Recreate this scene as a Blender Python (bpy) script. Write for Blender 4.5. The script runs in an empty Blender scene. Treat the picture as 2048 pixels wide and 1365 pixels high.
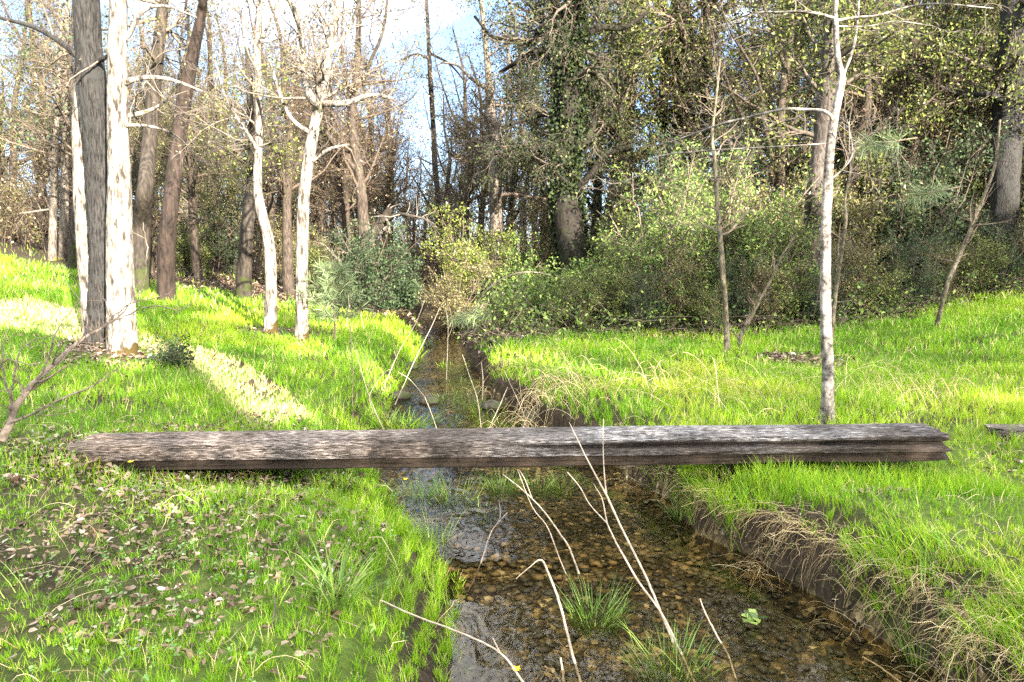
import bpy, math
import numpy as np
from mathutils import Vector

SEED = 7
R = np.random.default_rng(SEED)
C = bpy.context.scene.collection
F_PX = 1480.0
PITCH = math.atan((682.5 - 500.0) / F_PX)
EYE = np.array([0.0, 0.0, 1.6])
ZW = -0.45                      # water level
ELEV = 20.0
CLOUD_FILL = 0.58
SUN_H = np.array([0.536, -0.844])
SUN = np.array([SUN_H[0] * math.cos(math.radians(ELEV)), SUN_H[1] * math.cos(math.radians(ELEV)), math.sin(math.radians(ELEV))])

# ------------------------------------------------------------------ measuring helpers
def ray(px, py):
    x = (px - 1024) / F_PX; y = -(py - 682.5) / F_PX
    cp, sp = math.cos(PITCH), math.sin(PITCH)
    return np.array([x, cp + y * sp, -sp + y * cp])
def at_depth(px, py, Y):
    r = ray(px, py); return EYE + r * (Y / r[1])
def at_z(px, py, z):
    r = ray(px, py); return EYE + r * ((z - EYE[2]) / r[2])
def at_ground(px, py):
    p = at_z(px, py, 0.0)
    for _ in range(12):
        p = 0.5 * p + 0.5 * at_z(px, py, min(1.2, float(height(p[0], p[1]))))
    return p

# ------------------------------------------------------------------ noise
def _hash(i, j, k, s):
    h = (i.astype(np.int64) * 374761393 + j.astype(np.int64) * 668265263 + k.astype(np.int64) * 2147483647 + s * 1274126177) & 0xFFFFFFFF
    h = ((h ^ (h >> 13)) * 1274126177) & 0xFFFFFFFF
    h = ((h ^ (h >> 16)) * 2246822519) & 0xFFFFFFFF
    return ((h ^ (h >> 15)) & 0xFFFFFF) / float(0xFFFFFF)
def vnoise(x, y, z=None, s=0):
    x = np.asarray(x, float); y = np.asarray(y, float)
    z = np.zeros_like(x) if z is None else np.asarray(z, float)
    i, j, k = np.floor(x), np.floor(y), np.floor(z)
    u, v, w = x - i, y - j, z - k
    u, v, w = u*u*(3-2*u), v*v*(3-2*v), w*w*(3-2*w)
    out = 0
    for di in (0, 1):
        for dj in (0, 1):
            for dk in (0, 1):
                out = out + _hash(i+di, j+dj, k+dk, s) * (u if di else 1-u) * (v if dj else 1-v) * (w if dk else 1-w)
    return out
def fbm(x, y, z=None, s=0, o=4):
    t, a, n = 0, 0.5, 0
    x = np.asarray(x, float); y = np.asarray(y, float)
    for q in range(o):
        t = t + a * vnoise(x, y, z, s + q); n += a
        x = x * 2.03; y = y * 2.03; z = None if z is None else np.asarray(z) * 2.03
        a *= 0.5
    return t / n
def sstep(a, b, x):
    t = np.clip((np.asarray(x, float) - a) / (b - a), 0, 1); return t * t * (3 - 2 * t)

# ------------------------------------------------------------------ terrain
YS = np.array([-12, 2.5, 3.7, 4.5, 5.2, 6.0, 6.9, 8.2, 10.1, 12.6, 15.2, 20, 30, 60, 90.])
XL = np.array([-.3, -.28, -.30, -.38, -.70, -1.08, -1.42, -1.65, -1.72, -1.78, -1.95, -2.4, -6.5, -16, -26.])
XR = np.array([4.2, 2.35, 1.92, 1.62, 1.38, 1.2, 1.0, .28, -.2, -.6, -1.05, -1.4, -5.6, -15, -25.])
def xl(y): return np.interp(y, YS, XL) + 0.10 * (vnoise(np.asarray(y) * 1.3, np.asarray(y) * 0 + 3.3, s=11) - .5)
def xr(y): return np.interp(y, YS, XR) + 0.22 * (vnoise(np.asarray(y) * 1.7, np.asarray(y) * 0 + 8.1, s=12) - .5) + .13 * (vnoise(np.asarray(y) * 5.3, np.asarray(y) * 0 + 2.1, s=13) - .5)
def softp(v, k=0.6): return k * np.log1p(np.exp(np.clip(v / k, -30, 30)))
def height(x, y):
    x = np.asarray(x, float); y = np.asarray(y, float)
    b = np.minimum(0.13 * softp(-x - 3.0), 2.6) + np.minimum(0.13 * softp(x - 5.4), 2.4)
    b = b * sstep(-2, 6, y) + 0.0
    b = b + 0.10 * (fbm(x * .55, y * .55, s=3, o=3) - .5) + 0.035 * (vnoise(x * 3.1, y * 3.1, s=5) - .5) + 0.02 * (vnoise(x * 9, y * 9, s=6) - .5)
    b = b - .12 * sstep(-3.3, -2.8, x) * sstep(6.1, 5.5, y) * sstep(4.6, 5.1, y)
    dl = xl(y) - x; dr = x - xr(y)
    wl = np.where(y < 6, 0.75, 0.5)
    zl = ZW - 0.03 + (b - ZW + 0.03) * (0.40 * sstep(-0.10, 0.32, dl) + 0.60 * sstep(0.05, wl + .15, dl))
    zr = ZW - 0.05 + (b - ZW + 0.05) * (0.66 * sstep(-0.02, 0.10, dr + .09 * (vnoise(x * 11, y * 11, s=14) - .5) + .05 * (vnoise(x * 27, y * 27, s=15) - .5)) + 0.34 * sstep(0.05, 0.55, dr))
    bed = ZW - 0.10 - 0.05 * (vnoise(x * 2.2, y * 2.2, s=9)) + 0.02 * vnoise(x * 8, y * 8, s=10)
    inside = np.minimum(-dl, -dr)
    bedz = ZW - 0.03 + (bed - ZW + 0.03) * sstep(0, .25, inside)
    z = np.where(dl > 0, zl, np.where(dr > 0, zr, bedz))
    return z
def edge_y(x):                 # where the meadow ends and the forest floor begins
    return np.interp(x, [-40, -14, -8, -3, -1.6, -.6, 3, 6, 9, 14, 40], [22, 20, 17.5, 17.5, 17, 13.2, 13.4, 14.0, 15.2, 16.5, 18]) + 1.0 * (vnoise(np.asarray(x) * .8, np.asarray(x) * 0, s=21) - .5)

# ------------------------------------------------------------------ mesh helpers
def mesh_obj(name, V, polys, mats, parent=None, attrs=None, smooth=True, loc=None, mat_idx=None):
    """V (N,3); polys: list of int arrays (M,k)."""
    me = bpy.data.meshes.new(name)
    V = np.ascontiguousarray(V, dtype=np.float32)
    polys = [p for p in polys if len(p)]
    me.vertices.add(len(V)); me.vertices.foreach_set('co', V.ravel())
    nl = sum(p.size for p in polys); nf = sum(len(p) for p in polys)
    me.loops.add(nl); me.polygons.add(nf)
    me.loops.foreach_set('vertex_index', np.concatenate([p.ravel() for p in polys]).astype(np.int32))
    tot = np.concatenate([np.full(len(p), p.shape[1]) for p in polys]).astype(np.int32)
    st = np.concatenate([[0], np.cumsum(tot)[:-1]]).astype(np.int32)
    me.polygons.foreach_set('loop_start', st)
    me.polygons.foreach_set('loop_total', tot)
    me.polygons.foreach_set('use_smooth', np.full(nf, smooth, dtype=bool))
    if mat_idx is not None: me.polygons.foreach_set('material_index', np.asarray(mat_idx, np.int32))
    for k, a in (attrs or {}).items():
        at = me.attributes.new(k, 'FLOAT', 'POINT'); at.data.foreach_set('value', np.ascontiguousarray(a, dtype=np.float32))
    me.update(calc_edges=True)
    for m in (mats if isinstance(mats, (list, tuple)) else [mats]): me.materials.append(m)
    o = bpy.data.objects.new(name, me); C.objects.link(o)
    if parent is not None: o.parent = parent
    if loc is not None: o.location = loc
    return o
def tag(o, label, cat, group=None, kind=None):
    o['label'] = label
    if cat: o['category'] = cat
    if group: o['group'] = group
    if kind: o['kind'] = kind
    return o
def thing(name, label, cat, loc=(0, 0, 0), group=None):
    o = bpy.data.objects.new(name, None); C.objects.link(o); o.location = [float(v) for v in loc]
    o.empty_display_size = 0.2
    return tag(o, label, cat, group)
def structure(name, V, polys, mats, **k):
    o = mesh_obj(name, V, polys, mats, **k); o['kind'] = 'structure'; return o
def stuff(name, label, V, polys, mats, **k):
    o = mesh_obj(name, V, polys, mats, **k); o['kind'] = 'stuff'; o['label'] = label; o['category'] = name.replace('_', ' '); return o
def copy_tree(o, parent=None):
    c = o.copy(); C.objects.link(c); c.parent = parent
    for ch in list(o.children): copy_tree(ch, c)
    return c

def unit(v): return v / np.maximum(np.linalg.norm(v, axis=-1, keepdims=True), 1e-9)
def tubes(P, Rr, sides, cap=True):
    """P (M,n,3) Rr (M,n) -> verts, [quads]"""
    P = np.asarray(P, float); Rr = np.asarray(Rr, float)
    M, n = P.shape[:2]
    T = unit(np.gradient(P, axis=1))
    mt = np.abs(T.mean(axis=1)); ax = np.argmin(mt, axis=1)
    ref = np.zeros((M, 3)); ref[np.arange(M), ax] = 1
    N = unit(np.cross(T, ref[:, None, :])); B = np.cross(T, N)
    a = np.linspace(0, 2 * np.pi, sides, endpoint=False)
    V = P[:, :, None, :] + Rr[:, :, None, None] * (N[:, :, None, :] * np.cos(a)[None, None, :, None] + B[:, :, None, :] * np.sin(a)[None, None, :, None])
    idx = np.arange(M * n * sides).reshape(M, n, sides)
    q = np.stack([idx[:, :-1, :], np.roll(idx, -1, axis=2)[:, :-1, :], np.roll(idx, -1, axis=2)[:, 1:, :], idx[:, 1:, :]], axis=-1).reshape(-1, 4)
    return V.reshape(-1, 3), q
class Acc:
    def __init__(s): s.V = []; s.P = {}; s.n = 0; s.A = []
    def add(s, V, polys, tint=None):
        for p in (polys if isinstance(polys, list) else [polys]):
            s.P.setdefault(p.shape[1], []).append(p + s.n)
        s.V.append(V); s.n += len(V)
        s.A.append(np.zeros(len(V)) if tint is None else np.broadcast_to(np.asarray(tint, float), (len(V),)))
    def obj(s, name, mats, parent=None, **k):
        return mesh_obj(name, np.concatenate(s.V), [np.concatenate(v) for v in s.P.values()], mats, parent, attrs={'tint': np.concatenate(s.A)}, **k)
    def stuff(s, name, label, mats, **k):
        o = s.obj(name, mats, **k); o['kind'] = 'stuff'; o['label'] = label; o['category'] = name.replace('_', ' '); return o

def resample(P, r, n):
    """Catmull-Rom through the points P (k,3) with radii r."""
    P = np.asarray(P, float); r = np.asarray(r, float)
    if len(P) == 2:
        t = np.linspace(0, 1, n); return P[0] + (P[1]-P[0]) * t[:, None], r[0] + (r[1]-r[0]) * t
    Q = np.vstack([2*P[0]-P[1], P, 2*P[-1]-P[-2]])
    L = np.concatenate([[0], np.cumsum(np.linalg.norm(np.diff(P, axis=0), axis=1))])
    s = np.linspace(0, L[-1], n)
    k = np.clip(np.searchsorted(L, s, side='right') - 1, 0, len(P) - 2)
    u = ((s - L[k]) / (L[k+1] - L[k]))[:, None]
    p0, p1, p2, p3 = Q[k], Q[k+1], Q[k+2], Q[k+3]
    X = 0.5 * (2*p1 + (p2-p0)*u + (2*p0-5*p1+4*p2-p3)*u*u + (3*p1-p0-3*p2+p3)*u**3)
    return X, np.interp(s, L, r)

def sprout(rng, P, Rr, M, t0, t1, ang, length, nseg, wander=.18, up=0.0, r0=.5, rmin=.003, taper=.25, weight=True, flat=0.0, shrink=.6):
    """M child branches growing from the parents P (K,n,3)."""
    K, n = P.shape[:2]
    plen = np.linalg.norm(np.diff(P, axis=1), axis=2).sum(1)
    w = plen / plen.sum() if weight else np.full(K, 1 / K)
    k = rng.choice(K, M, p=w)
    t = t0 + (t1 - t0) * rng.random(M)
    f = t * (n - 1); i = np.minimum(f.astype(int), n - 2); u = (f - i)[:, None]
    base = P[k, i] * (1 - u) + P[k, i+1] * u
    rad = Rr[k, i] * (1 - u[:, 0]) + Rr[k, i+1] * u[:, 0]
    T = unit(P[k, i+1] - P[k, i])
    rnd = rng.normal(size=(M, 3)); rnd[:, 2] *= (1 - flat)
    side = unit(rnd - (rnd * T).sum(1, keepdims=True) * T)
    a = np.radians(rng.normal(ang[0], ang[1], M))[:, None]
    D = unit(T * np.cos(a) + side * np.sin(a))
    L = length[0] + (length[1] - length[0]) * rng.random(M)
    L = L * (1 - shrink * t)
    out = np.zeros((M, nseg + 1, 3)); out[:, 0] = base
    for s in range(nseg):
        D = unit(D + rng.normal(0, wander, (M, 3)) + np.array([0, 0, up]))
        out[:, s + 1] = out[:, s] + D * (L / nseg)[:, None]
    rr = np.maximum(rad * r0, rmin)[:, None] * np.linspace(1, taper, nseg + 1)[None]
    return out, np.maximum(rr, rmin * .6)

def leaves_on(rng, P, per, size, spread=.05, t0=.2, droop=.2, ratio=.5, cup=.15):
    """Leaf quads along the twigs."""
    K, n = P.shape[:2]; M = int(K * per)
    k = rng.integers(0, K, M); f = (t0 + (1 - t0) * rng.random(M)) * (n - 1)
    i = np.minimum(f.astype(int), n - 2); u = (f - i)[:, None]
    c = P[k, i] * (1 - u) + P[k, i+1] * u + rng.normal(0, spread, (M, 3))
    d = unit(unit(P[k, i+1] - P[k, i]) * .6 + rng.normal(0, .7, (M, 3)) + np.array([0, 0, -droop]))
    return leaf_quads(rng, c, d, size, ratio, cup)
def leaf_quads(rng, c, d, size, ratio=.5, cup=.15, nbias=0.5):
    M = len(c)
    nrm = unit(rng.normal(size=(M, 3)) + np.array([0, 0, nbias]))
    s = unit(np.cross(d, nrm)); nn = np.cross(s, d)
    L = (size[0] + (size[1] - size[0]) * rng.random(M))[:, None]; W = L * ratio * (.7 + .6 * rng.random((M, 1)))
    V = np.stack([c, c + d*L*.45 + s*W*.5 + nn*L*cup, c + d*L, c + d*L*.45 - s*W*.5 + nn*L*cup], axis=1).reshape(-1, 3)
    q = np.arange(M * 4).reshape(M, 4)
    return V, q, np.repeat(rng.random(M), 4)

def litter_leaves(rng, c, d, size):
    M = len(c); nrm = unit(rng.normal(0, .35, (M, 3)) + np.array([0, 0, 1]))
    s = unit(np.cross(d, nrm)); nn = np.cross(s, d)
    L = (size[0] + (size[1] - size[0]) * rng.random(M))[:, None]; W = L * (.26 + .34 * rng.random((M, 1))); cu = rng.normal(.12, .14, (M, 1)) * L; cv = rng.normal(.0, .12, (M, 1)) * L
    a = lambda t, w, u: c + d * L * t + s * W * .5 * w + nn * (cu * abs(w) + cv * u)
    j = lambda: .75 + .5 * rng.random((M, 1))
    V = np.stack([a(0, 0, 0), c + d*L*.25 + s*W*.45*j() + nn*cu, c + d*L*.68 + s*W*.42*j() + nn*(cu + cv), a(1, 0, .4), c + d*L*.68 - s*W*.42*j() + nn*(cu + cv), c + d*L*.25 - s*W*.45*j() + nn*cu, a(.5, 0, .5)], 1).reshape(-1, 3)
    o = (np.arange(M) * 7)[:, None]
    return V, np.concatenate([o + np.array([[0, 1, 2, 6]]), o + np.array([[6, 2, 3, 4]]), o + np.array([[0, 6, 4, 5]])]), np.repeat(rng.random(M), 7)
# ------------------------------------------------------------------ materials
def newmat(name):
    m = bpy.data.materials.new(name); m.use_nodes = True
    nt = m.node_tree; nt.nodes.clear()
    return m, nt, nt.nodes, nt.links
def ramp(N, stops):
    r = N.new('ShaderNodeValToRGB'); e = r.color_ramp.elements
    while len(e) < len(stops): e.new(0.5)
    for k, (p, c) in enumerate(stops): e[k].position = p; e[k].color = (*c, 1)
    return r
def leaf_mat(name, stops, trans=.35, rough=.45, spec=.4, nscale=0.6):
    m, nt, N, L = newmat(name)
    out = N.new('ShaderNodeOutputMaterial'); at = N.new('ShaderNodeAttribute'); at.attribute_name = 'tint'
    r = ramp(N, stops); L.new(at.outputs['Fac'], r.inputs[0])
    p = N.new('ShaderNodeBsdfPrincipled'); L.new(r.outputs[0], p.inputs['Base Color'])
    p.inputs['Roughness'].default_value = rough; p.inputs['Specular IOR Level'].default_value = spec
    if trans > 0:
        t = N.new('ShaderNodeBsdfTranslucent'); mx = N.new('ShaderNodeMixShader'); mx.inputs[0].default_value = trans
        L.new(r.outputs[0], t.inputs[0]); L.new(p.outputs[0], mx.inputs[1]); L.new(t.outputs[0], mx.inputs[2]); L.new(mx.outputs[0], out.inputs[0])
    else: L.new(p.outputs[0], out.inputs[0])
    return m
def bark_mat(name, dark, light, stretch=7.0, scale=14.0, moss=None, moss_h=.5, bump=.6, lichen=None, streak=.5):
    m, nt, N, L = newmat(name)
    out = N.new('ShaderNodeOutputMaterial'); tc = N.new('ShaderNodeTexCoord')
    mp = N.new('ShaderNodeMapping'); mp.inputs['Scale'].default_value = (scale, scale, scale / stretch); L.new(tc.outputs['Object'], mp.inputs[0])
    n1 = N.new('ShaderNodeTexNoise'); n1.inputs['Scale'].default_value = 1.6; n1.inputs['Detail'].default_value = 7; n1.inputs['Roughness'].default_value = .65; L.new(mp.outputs[0], n1.inputs['Vector'])
    r = ramp(N, [(.38, dark), (.52, tuple((a+b)/2 for a, b in zip(dark, light))), (.64, light)]); L.new(n1.outputs[0], r.inputs[0])
    col = r.outputs[0]
    if lichen is not None:
        n2 = N.new('ShaderNodeTexNoise'); n2.inputs['Scale'].default_value = 5.0; n2.inputs['Detail'].default_value = 6; L.new(tc.outputs['Object'], n2.inputs['Vector'])
        r2 = ramp(N, [(.52, (0, 0, 0)), (.62, (1, 1, 1))]); L.new(n2.outputs[0], r2.inputs[0])
        mx = N.new('ShaderNodeMix'); mx.data_type = 'RGBA'; L.new(r2.outputs[0], mx.inputs[0]); L.new(col, mx.inputs[6]); mx.inputs[7].default_value = (*lichen, 1); col = mx.outputs[2]
    if moss is not None:
        sx = N.new('ShaderNodeSeparateXYZ'); L.new(tc.outputs['Object'], sx.inputs[0])
        n3 = N.new('ShaderNodeTexNoise'); n3.inputs['Scale'].default_value = 4.5; n3.inputs['Detail'].default_value = 5; L.new(tc.outputs['Object'], n3.inputs['Vector'])
        ma = N.new('ShaderNodeMath'); ma.operation = 'MULTIPLY_ADD'; ma.inputs[1].default_value = -1.0 / moss_h; ma.inputs[2].default_value = .60; L.new(sx.outputs[2], ma.inputs[0])
        am = N.new('ShaderNodeMath'); am.operation = 'MULTIPLY_ADD'; am.inputs[1].default_value = 2.4; am.inputs[2].default_value = -.75; L.new(n3.outputs[0], am.inputs[0])
        ad = N.new('ShaderNodeMath'); ad.operation = 'ADD'; L.new(ma.outputs[0], ad.inputs[0]); L.new(am.outputs[0], ad.inputs[1])
        r3 = ramp(N, [(.56, (0, 0, 0)), (.72, (1, 1, 1))]); L.new(ad.outputs[0], r3.inputs[0])
        mx2 = N.new('ShaderNodeMix'); mx2.data_type = 'RGBA'; L.new(r3.outputs[0], mx2.inputs[0]); L.new(col, mx2.inputs[6]); mx2.inputs[7].default_value = (*moss, 1); col = mx2.outputs[2]
    p = N.new('ShaderNodeBsdfPrincipled'); L.new(col, p.inputs['Base Color']); p.inputs['Roughness'].default_value = .85; p.inputs['Specular IOR Level'].default_value = .2
    b = N.new('ShaderNodeBump'); b.inputs['Strength'].default_value = bump; b.inputs['Distance'].default_value = .03; L.new(n1.outputs[0], b.inputs['Height']); L.new(b.outputs[0], p.inputs['Normal'])
    L.new(p.outputs[0], out.inputs[0])
    return m
def plain_mat(name, stops, rough=.8, scale=20.0):
    m, nt, N, L = newmat(name)
    out = N.new('ShaderNodeOutputMaterial'); tc = N.new('ShaderNodeTexCoord')
    n1 = N.new('ShaderNodeTexNoise'); n1.inputs['Scale'].default_value = scale; n1.inputs['Detail'].default_value = 4; L.new(tc.outputs['Object'], n1.inputs['Vector'])
    r = ramp(N, stops); L.new(n1.outputs[0], r.inputs[0])
    p = N.new('ShaderNodeBsdfPrincipled'); L.new(r.outputs[0], p.inputs['Base Color']); p.inputs['Roughness'].default_value = rough; p.inputs['Specular IOR Level'].default_value = .25
    L.new(p.outputs[0], out.inputs[0]); return m

GRASS = leaf_mat('grass_blades', [(0, (.045, .13, .008)), (.35, (.13, .30, .012)), (.70, (.27, .42, .018)), (.86, (.37, .43, .045)), (1, (.58, .50, .29))], trans=.5, rough=.5, spec=.3)  # palest stop colours dry blades and the whitened sun streak
SEDGE = leaf_mat('sedge_blades', [(0, (.05, .11, .02)), (.6, (.12, .24, .03)), (1, (.26, .34, .08))], trans=.35, rough=.4)
DRY = leaf_mat('dry_stalks', [(0, (.20, .15, .07)), (.5, (.46, .37, .20)), (1, (.68, .60, .40))], trans=.2, rough=.6, spec=.2)
LITTER = leaf_mat('dead_leaves', [(0, (.04, .026, .018)), (.45, (.13, .085, .055)), (.8, (.19, .145, .11)), (.97, (.28, .24, .21)), (1, (.46, .43, .40))], trans=.1, rough=.55)
HERB = leaf_mat('herb_leaves', [(0, (.06, .16, .03)), (1, (.18, .32, .09))], trans=.3)
EVER = leaf_mat('evergreen_leaves', [(0, (.018, .030, .011)), (.45, (.075, .105, .027)), (.8, (.16, .20, .045)), (1, (.24, .25, .07))], trans=.35, rough=.5, spec=.3)
DARKEVER = leaf_mat('dark_evergreen_leaves', [(0, (.012, .024, .012)), (.7, (.034, .062, .028)), (1, (.07, .11, .045))], trans=.2, rough=.6, spec=.2)
FRESH = leaf_mat('fresh_leaves', [(0, (.02, .045, .014)), (.5, (.08, .15, .03)), (1, (.28, .38, .09))], trans=.4, rough=.4)
YELLOWG = leaf_mat('yellow_green_leaves', [(0, (.05, .08, .014)), (.6, (.13, .18, .028)), (1, (.26, .29, .06))], trans=.4)
BROWNL = leaf_mat('withered_leaves', [(0, (.03, .022, .014)), (.45, (.085, .060, .040)), (.75, (.14, .105, .068)), (1, (.09, .10, .035))], trans=.3)
OAKL = leaf_mat('oak_leaves', [(0, (.035, .04, .015)), (.5, (.10, .105, .04)), (.8, (.18, .155, .07)), (1, (.27, .21, .11))], trans=.3)
NEEDLE = leaf_mat('pine_needles', [(0, (.06, .10, .045)), (1, (.19, .24, .12))], trans=.2)
TWIG_PALE = plain_mat('pale_twig_bark', [(.3, (.06, .05, .042)), (.7, (.17, .148, .128))])
TWIG_BROWN = plain_mat('brown_twig_bark', [(.3, (.05, .038, .029)), (.7, (.18, .145, .115))])
TWIG_DARK = plain_mat('dark_twig_bark', [(.3, (.03, .025, .02)), (.7, (.09, .075, .06))])
STEM_PALE = plain_mat('bleached_stem', [(.3, (.20, .165, .13)), (.7, (.40, .345, .285))], scale=40)
B_DARK = bark_mat('grey_furrowed_bark', (.003, .003, .003), (.036, .035, .035), moss=(.05, .04, .008), moss_h=.55, lichen=(.022, .023, .023), scale=30, stretch=7, bump=1.0)
B_WHITE = bark_mat('pale_bark', (.022, .019, .016), (.27, .25, .225), stretch=4, scale=12, moss=(.032, .023, .005), moss_h=.8, bump=.9)
B_PALE = bark_mat('light_grey_bark', (.04, .034, .029), (.17, .15, .13), stretch=3, scale=10, moss=(.12, .10, .012), moss_h=.45)
B_RED = bark_mat('reddish_bark', (.008, .006, .005), (.034, .024, .020), stretch=6, scale=9)
B_BROWN = bark_mat('brown_bark', (.009, .008, .007), (.046, .038, .031), stretch=6, scale=9, moss=(.022, .028, .008), moss_h=1.2)
B_OAK = bark_mat('shade_dark_mossy_bark', (.004, .0035, .003), (.018, .015, .012), stretch=4, scale=8, lichen=(.014, .016, .007), moss=(.010, .016, .006), moss_h=2.5)  # mossy oak bark, darkened to stand for the shade it lies in
B_SLIM = bark_mat('banded_bark', (.024, .022, .020), (.20, .185, .17), stretch=1.0, scale=13, bump=.6, lichen=(.25, .235, .22))
B_SAP = bark_mat('olive_sapling_bark', (.03, .026, .02), (.16, .14, .10), stretch=2, scale=12)

B_FAR = bark_mat('wood_bark', (.016, .012, .010), (.062, .050, .040), stretch=4, scale=12)
TWIG_FAR = plain_mat('tan_twig_bark', [(.3, (.024, .018, .013)), (.7, (.085, .065, .048))])
OLIVE = leaf_mat('olive_leaves', [(0, (.02, .025, .010)), (.5, (.065, .08, .024)), (.8, (.13, .14, .045)), (1, (.20, .19, .08))], trans=.3, rough=.5, spec=.3)
OAKSHADE = leaf_mat('shade_dark_oak_leaves', [(0, (.006, .012, .006)), (.6, (.020, .034, .013)), (.9, (.05, .07, .022)), (1, (.09, .10, .03))], trans=.2, rough=.6, spec=.2)  # oak leaf and ivy tones lowered to put shade into the colour
# ground
def ground_mat():
    m, nt, N, L = newmat('meadow_soil')
    out = N.new('ShaderNodeOutputMaterial'); tc = N.new('ShaderNodeTexCoord')
    n1 = N.new('ShaderNodeTexNoise'); n1.inputs['Scale'].default_value = 21; n1.inputs['Detail'].default_value = 10; n1.inputs['Roughness'].default_value = .78; L.new(tc.outputs['Object'], n1.inputs['Vector'])
    soil = ramp(N, [(.3, (.012, .009, .006)), (.5, (.026, .019, .013)), (.7, (.065, .047, .031))]); L.new(n1.outputs[0], soil.inputs[0])
    turf = ramp(N, [(.3, (.02, .04, .008)), (.55, (.06, .10, .015)), (.75, (.11, .13, .03))]); L.new(n1.outputs[0], turf.inputs[0])
    a = N.new('ShaderNodeAttribute'); a.attribute_name = 'turf'
    mx = N.new('ShaderNodeMix'); mx.data_type = 'RGBA'; L.new(a.outputs['Fac'], mx.inputs[0]); L.new(soil.outputs[0], mx.inputs[6]); L.new(turf.outputs[0], mx.inputs[7])
    # stream bed: gravel of many colours
    v = N.new('ShaderNodeTexVoronoi'); v.inputs['Scale'].default_value = 26; L.new(tc.outputs['Object'], v.inputs['Vector'])
    vr = ramp(N, [(0, (.014, .013, .009)), (.35, (.05, .042, .022)), (.7, (.11, .085, .04)), (.93, (.20, .155, .08)), (1, (.42, .36, .25))])
    sx = N.new('ShaderNodeSeparateColor'); L.new(v.outputs['Color'], sx.inputs[0]); L.new(sx.outputs[0], vr.inputs[0])
    n2 = N.new('ShaderNodeTexNoise'); n2.inputs['Scale'].default_value = 1.7; n2.inputs['Detail'].default_value = 5; L.new(tc.outputs['Object'], n2.inputs['Vector'])
    r2 = ramp(N, [(.42, (.13, .14, .11)), (.60, (1, 1, .95))]); L.new(n2.outputs[0], r2.inputs[0])
    mm = N.new('ShaderNodeMix'); mm.data_type = 'RGBA'; mm.blend_type = 'MULTIPLY'; mm.inputs[0].default_value = 1; L.new(vr.outputs[0], mm.inputs[6]); L.new(r2.outputs[0], mm.inputs[7])
    b = N.new('ShaderNodeAttribute'); b.attribute_name = 'bed'
    mx2 = N.new('ShaderNodeMix'); mx2.data_type = 'RGBA'; L.new(b.outputs['Fac'], mx2.inputs[0]); L.new(mx.outputs[2], mx2.inputs[6]); L.new(mm.outputs[2], mx2.inputs[7])
    p = N.new('ShaderNodeBsdfPrincipled'); p.inputs['Roughness'].default_value = .9; p.inputs['Specular IOR Level'].default_value = .15; L.new(mx2.outputs[2], p.inputs['Base Color'])
    bp = N.new('ShaderNodeBump'); bp.inputs['Strength'].default_value = .7; bp.inputs['Distance'].default_value = .04; L.new(n1.outputs[0], bp.inputs['Height']); L.new(bp.outputs[0], p.inputs['Normal'])
    L.new(p.outputs[0], out.inputs[0]); return m

def build_ground():
    def axis(lo, hi, step, far):
        a = [lo]
        core = np.arange(lo, hi, step)
        g, s, left = [], step, lo
        while left > -far:
            s *= 1.25; left -= s; g.append(left)
        h, s, right = [], step, core[-1]
        while right < far:
            s *= 1.25; right += s; h.append(right)
        return np.concatenate([np.array(g)[::-1], core, np.array(h)])
    xs = axis(-4.2, 4.2, .026, 320); ys = axis(2.2, 12, .034, 320)
    X, Y = np.meshgrid(xs, ys)
    Z = height(X, Y)
    V = np.stack([X, Y, Z], -1).reshape(-1, 3)
    ny, nx = X.shape
    I = np.arange(ny * nx).reshape(ny, nx)
    q = np.stack([I[:-1, :-1], I[:-1, 1:], I[1:, 1:], I[1:, :-1]], -1).reshape(-1, 4)
    dl = xl(Y) - X; dr = X - xr(Y)
    bed = ((dl < 0.02) & (dr < 0.02)).astype(float)
    turf = sstep(.12, .5, dl) * (dl > 0) + sstep(.2, .75, dr) * (dr > 0)
    turf = turf * (1 - sstep(-.6, .6, Y - edge_y(X))) * sstep(.3, .5, fbm(X * 1.1, Y * 1.1, s=31, o=3))
    left_front = sstep(-1.0, -2.4, X) * sstep(6.5, 5.5, Y)
    turf = turf * (1 - .75 * left_front)
    structure('ground', V, [q], ground_mat(), attrs={'turf': turf.ravel(), 'bed': bed.ravel()})
build_ground()

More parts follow.
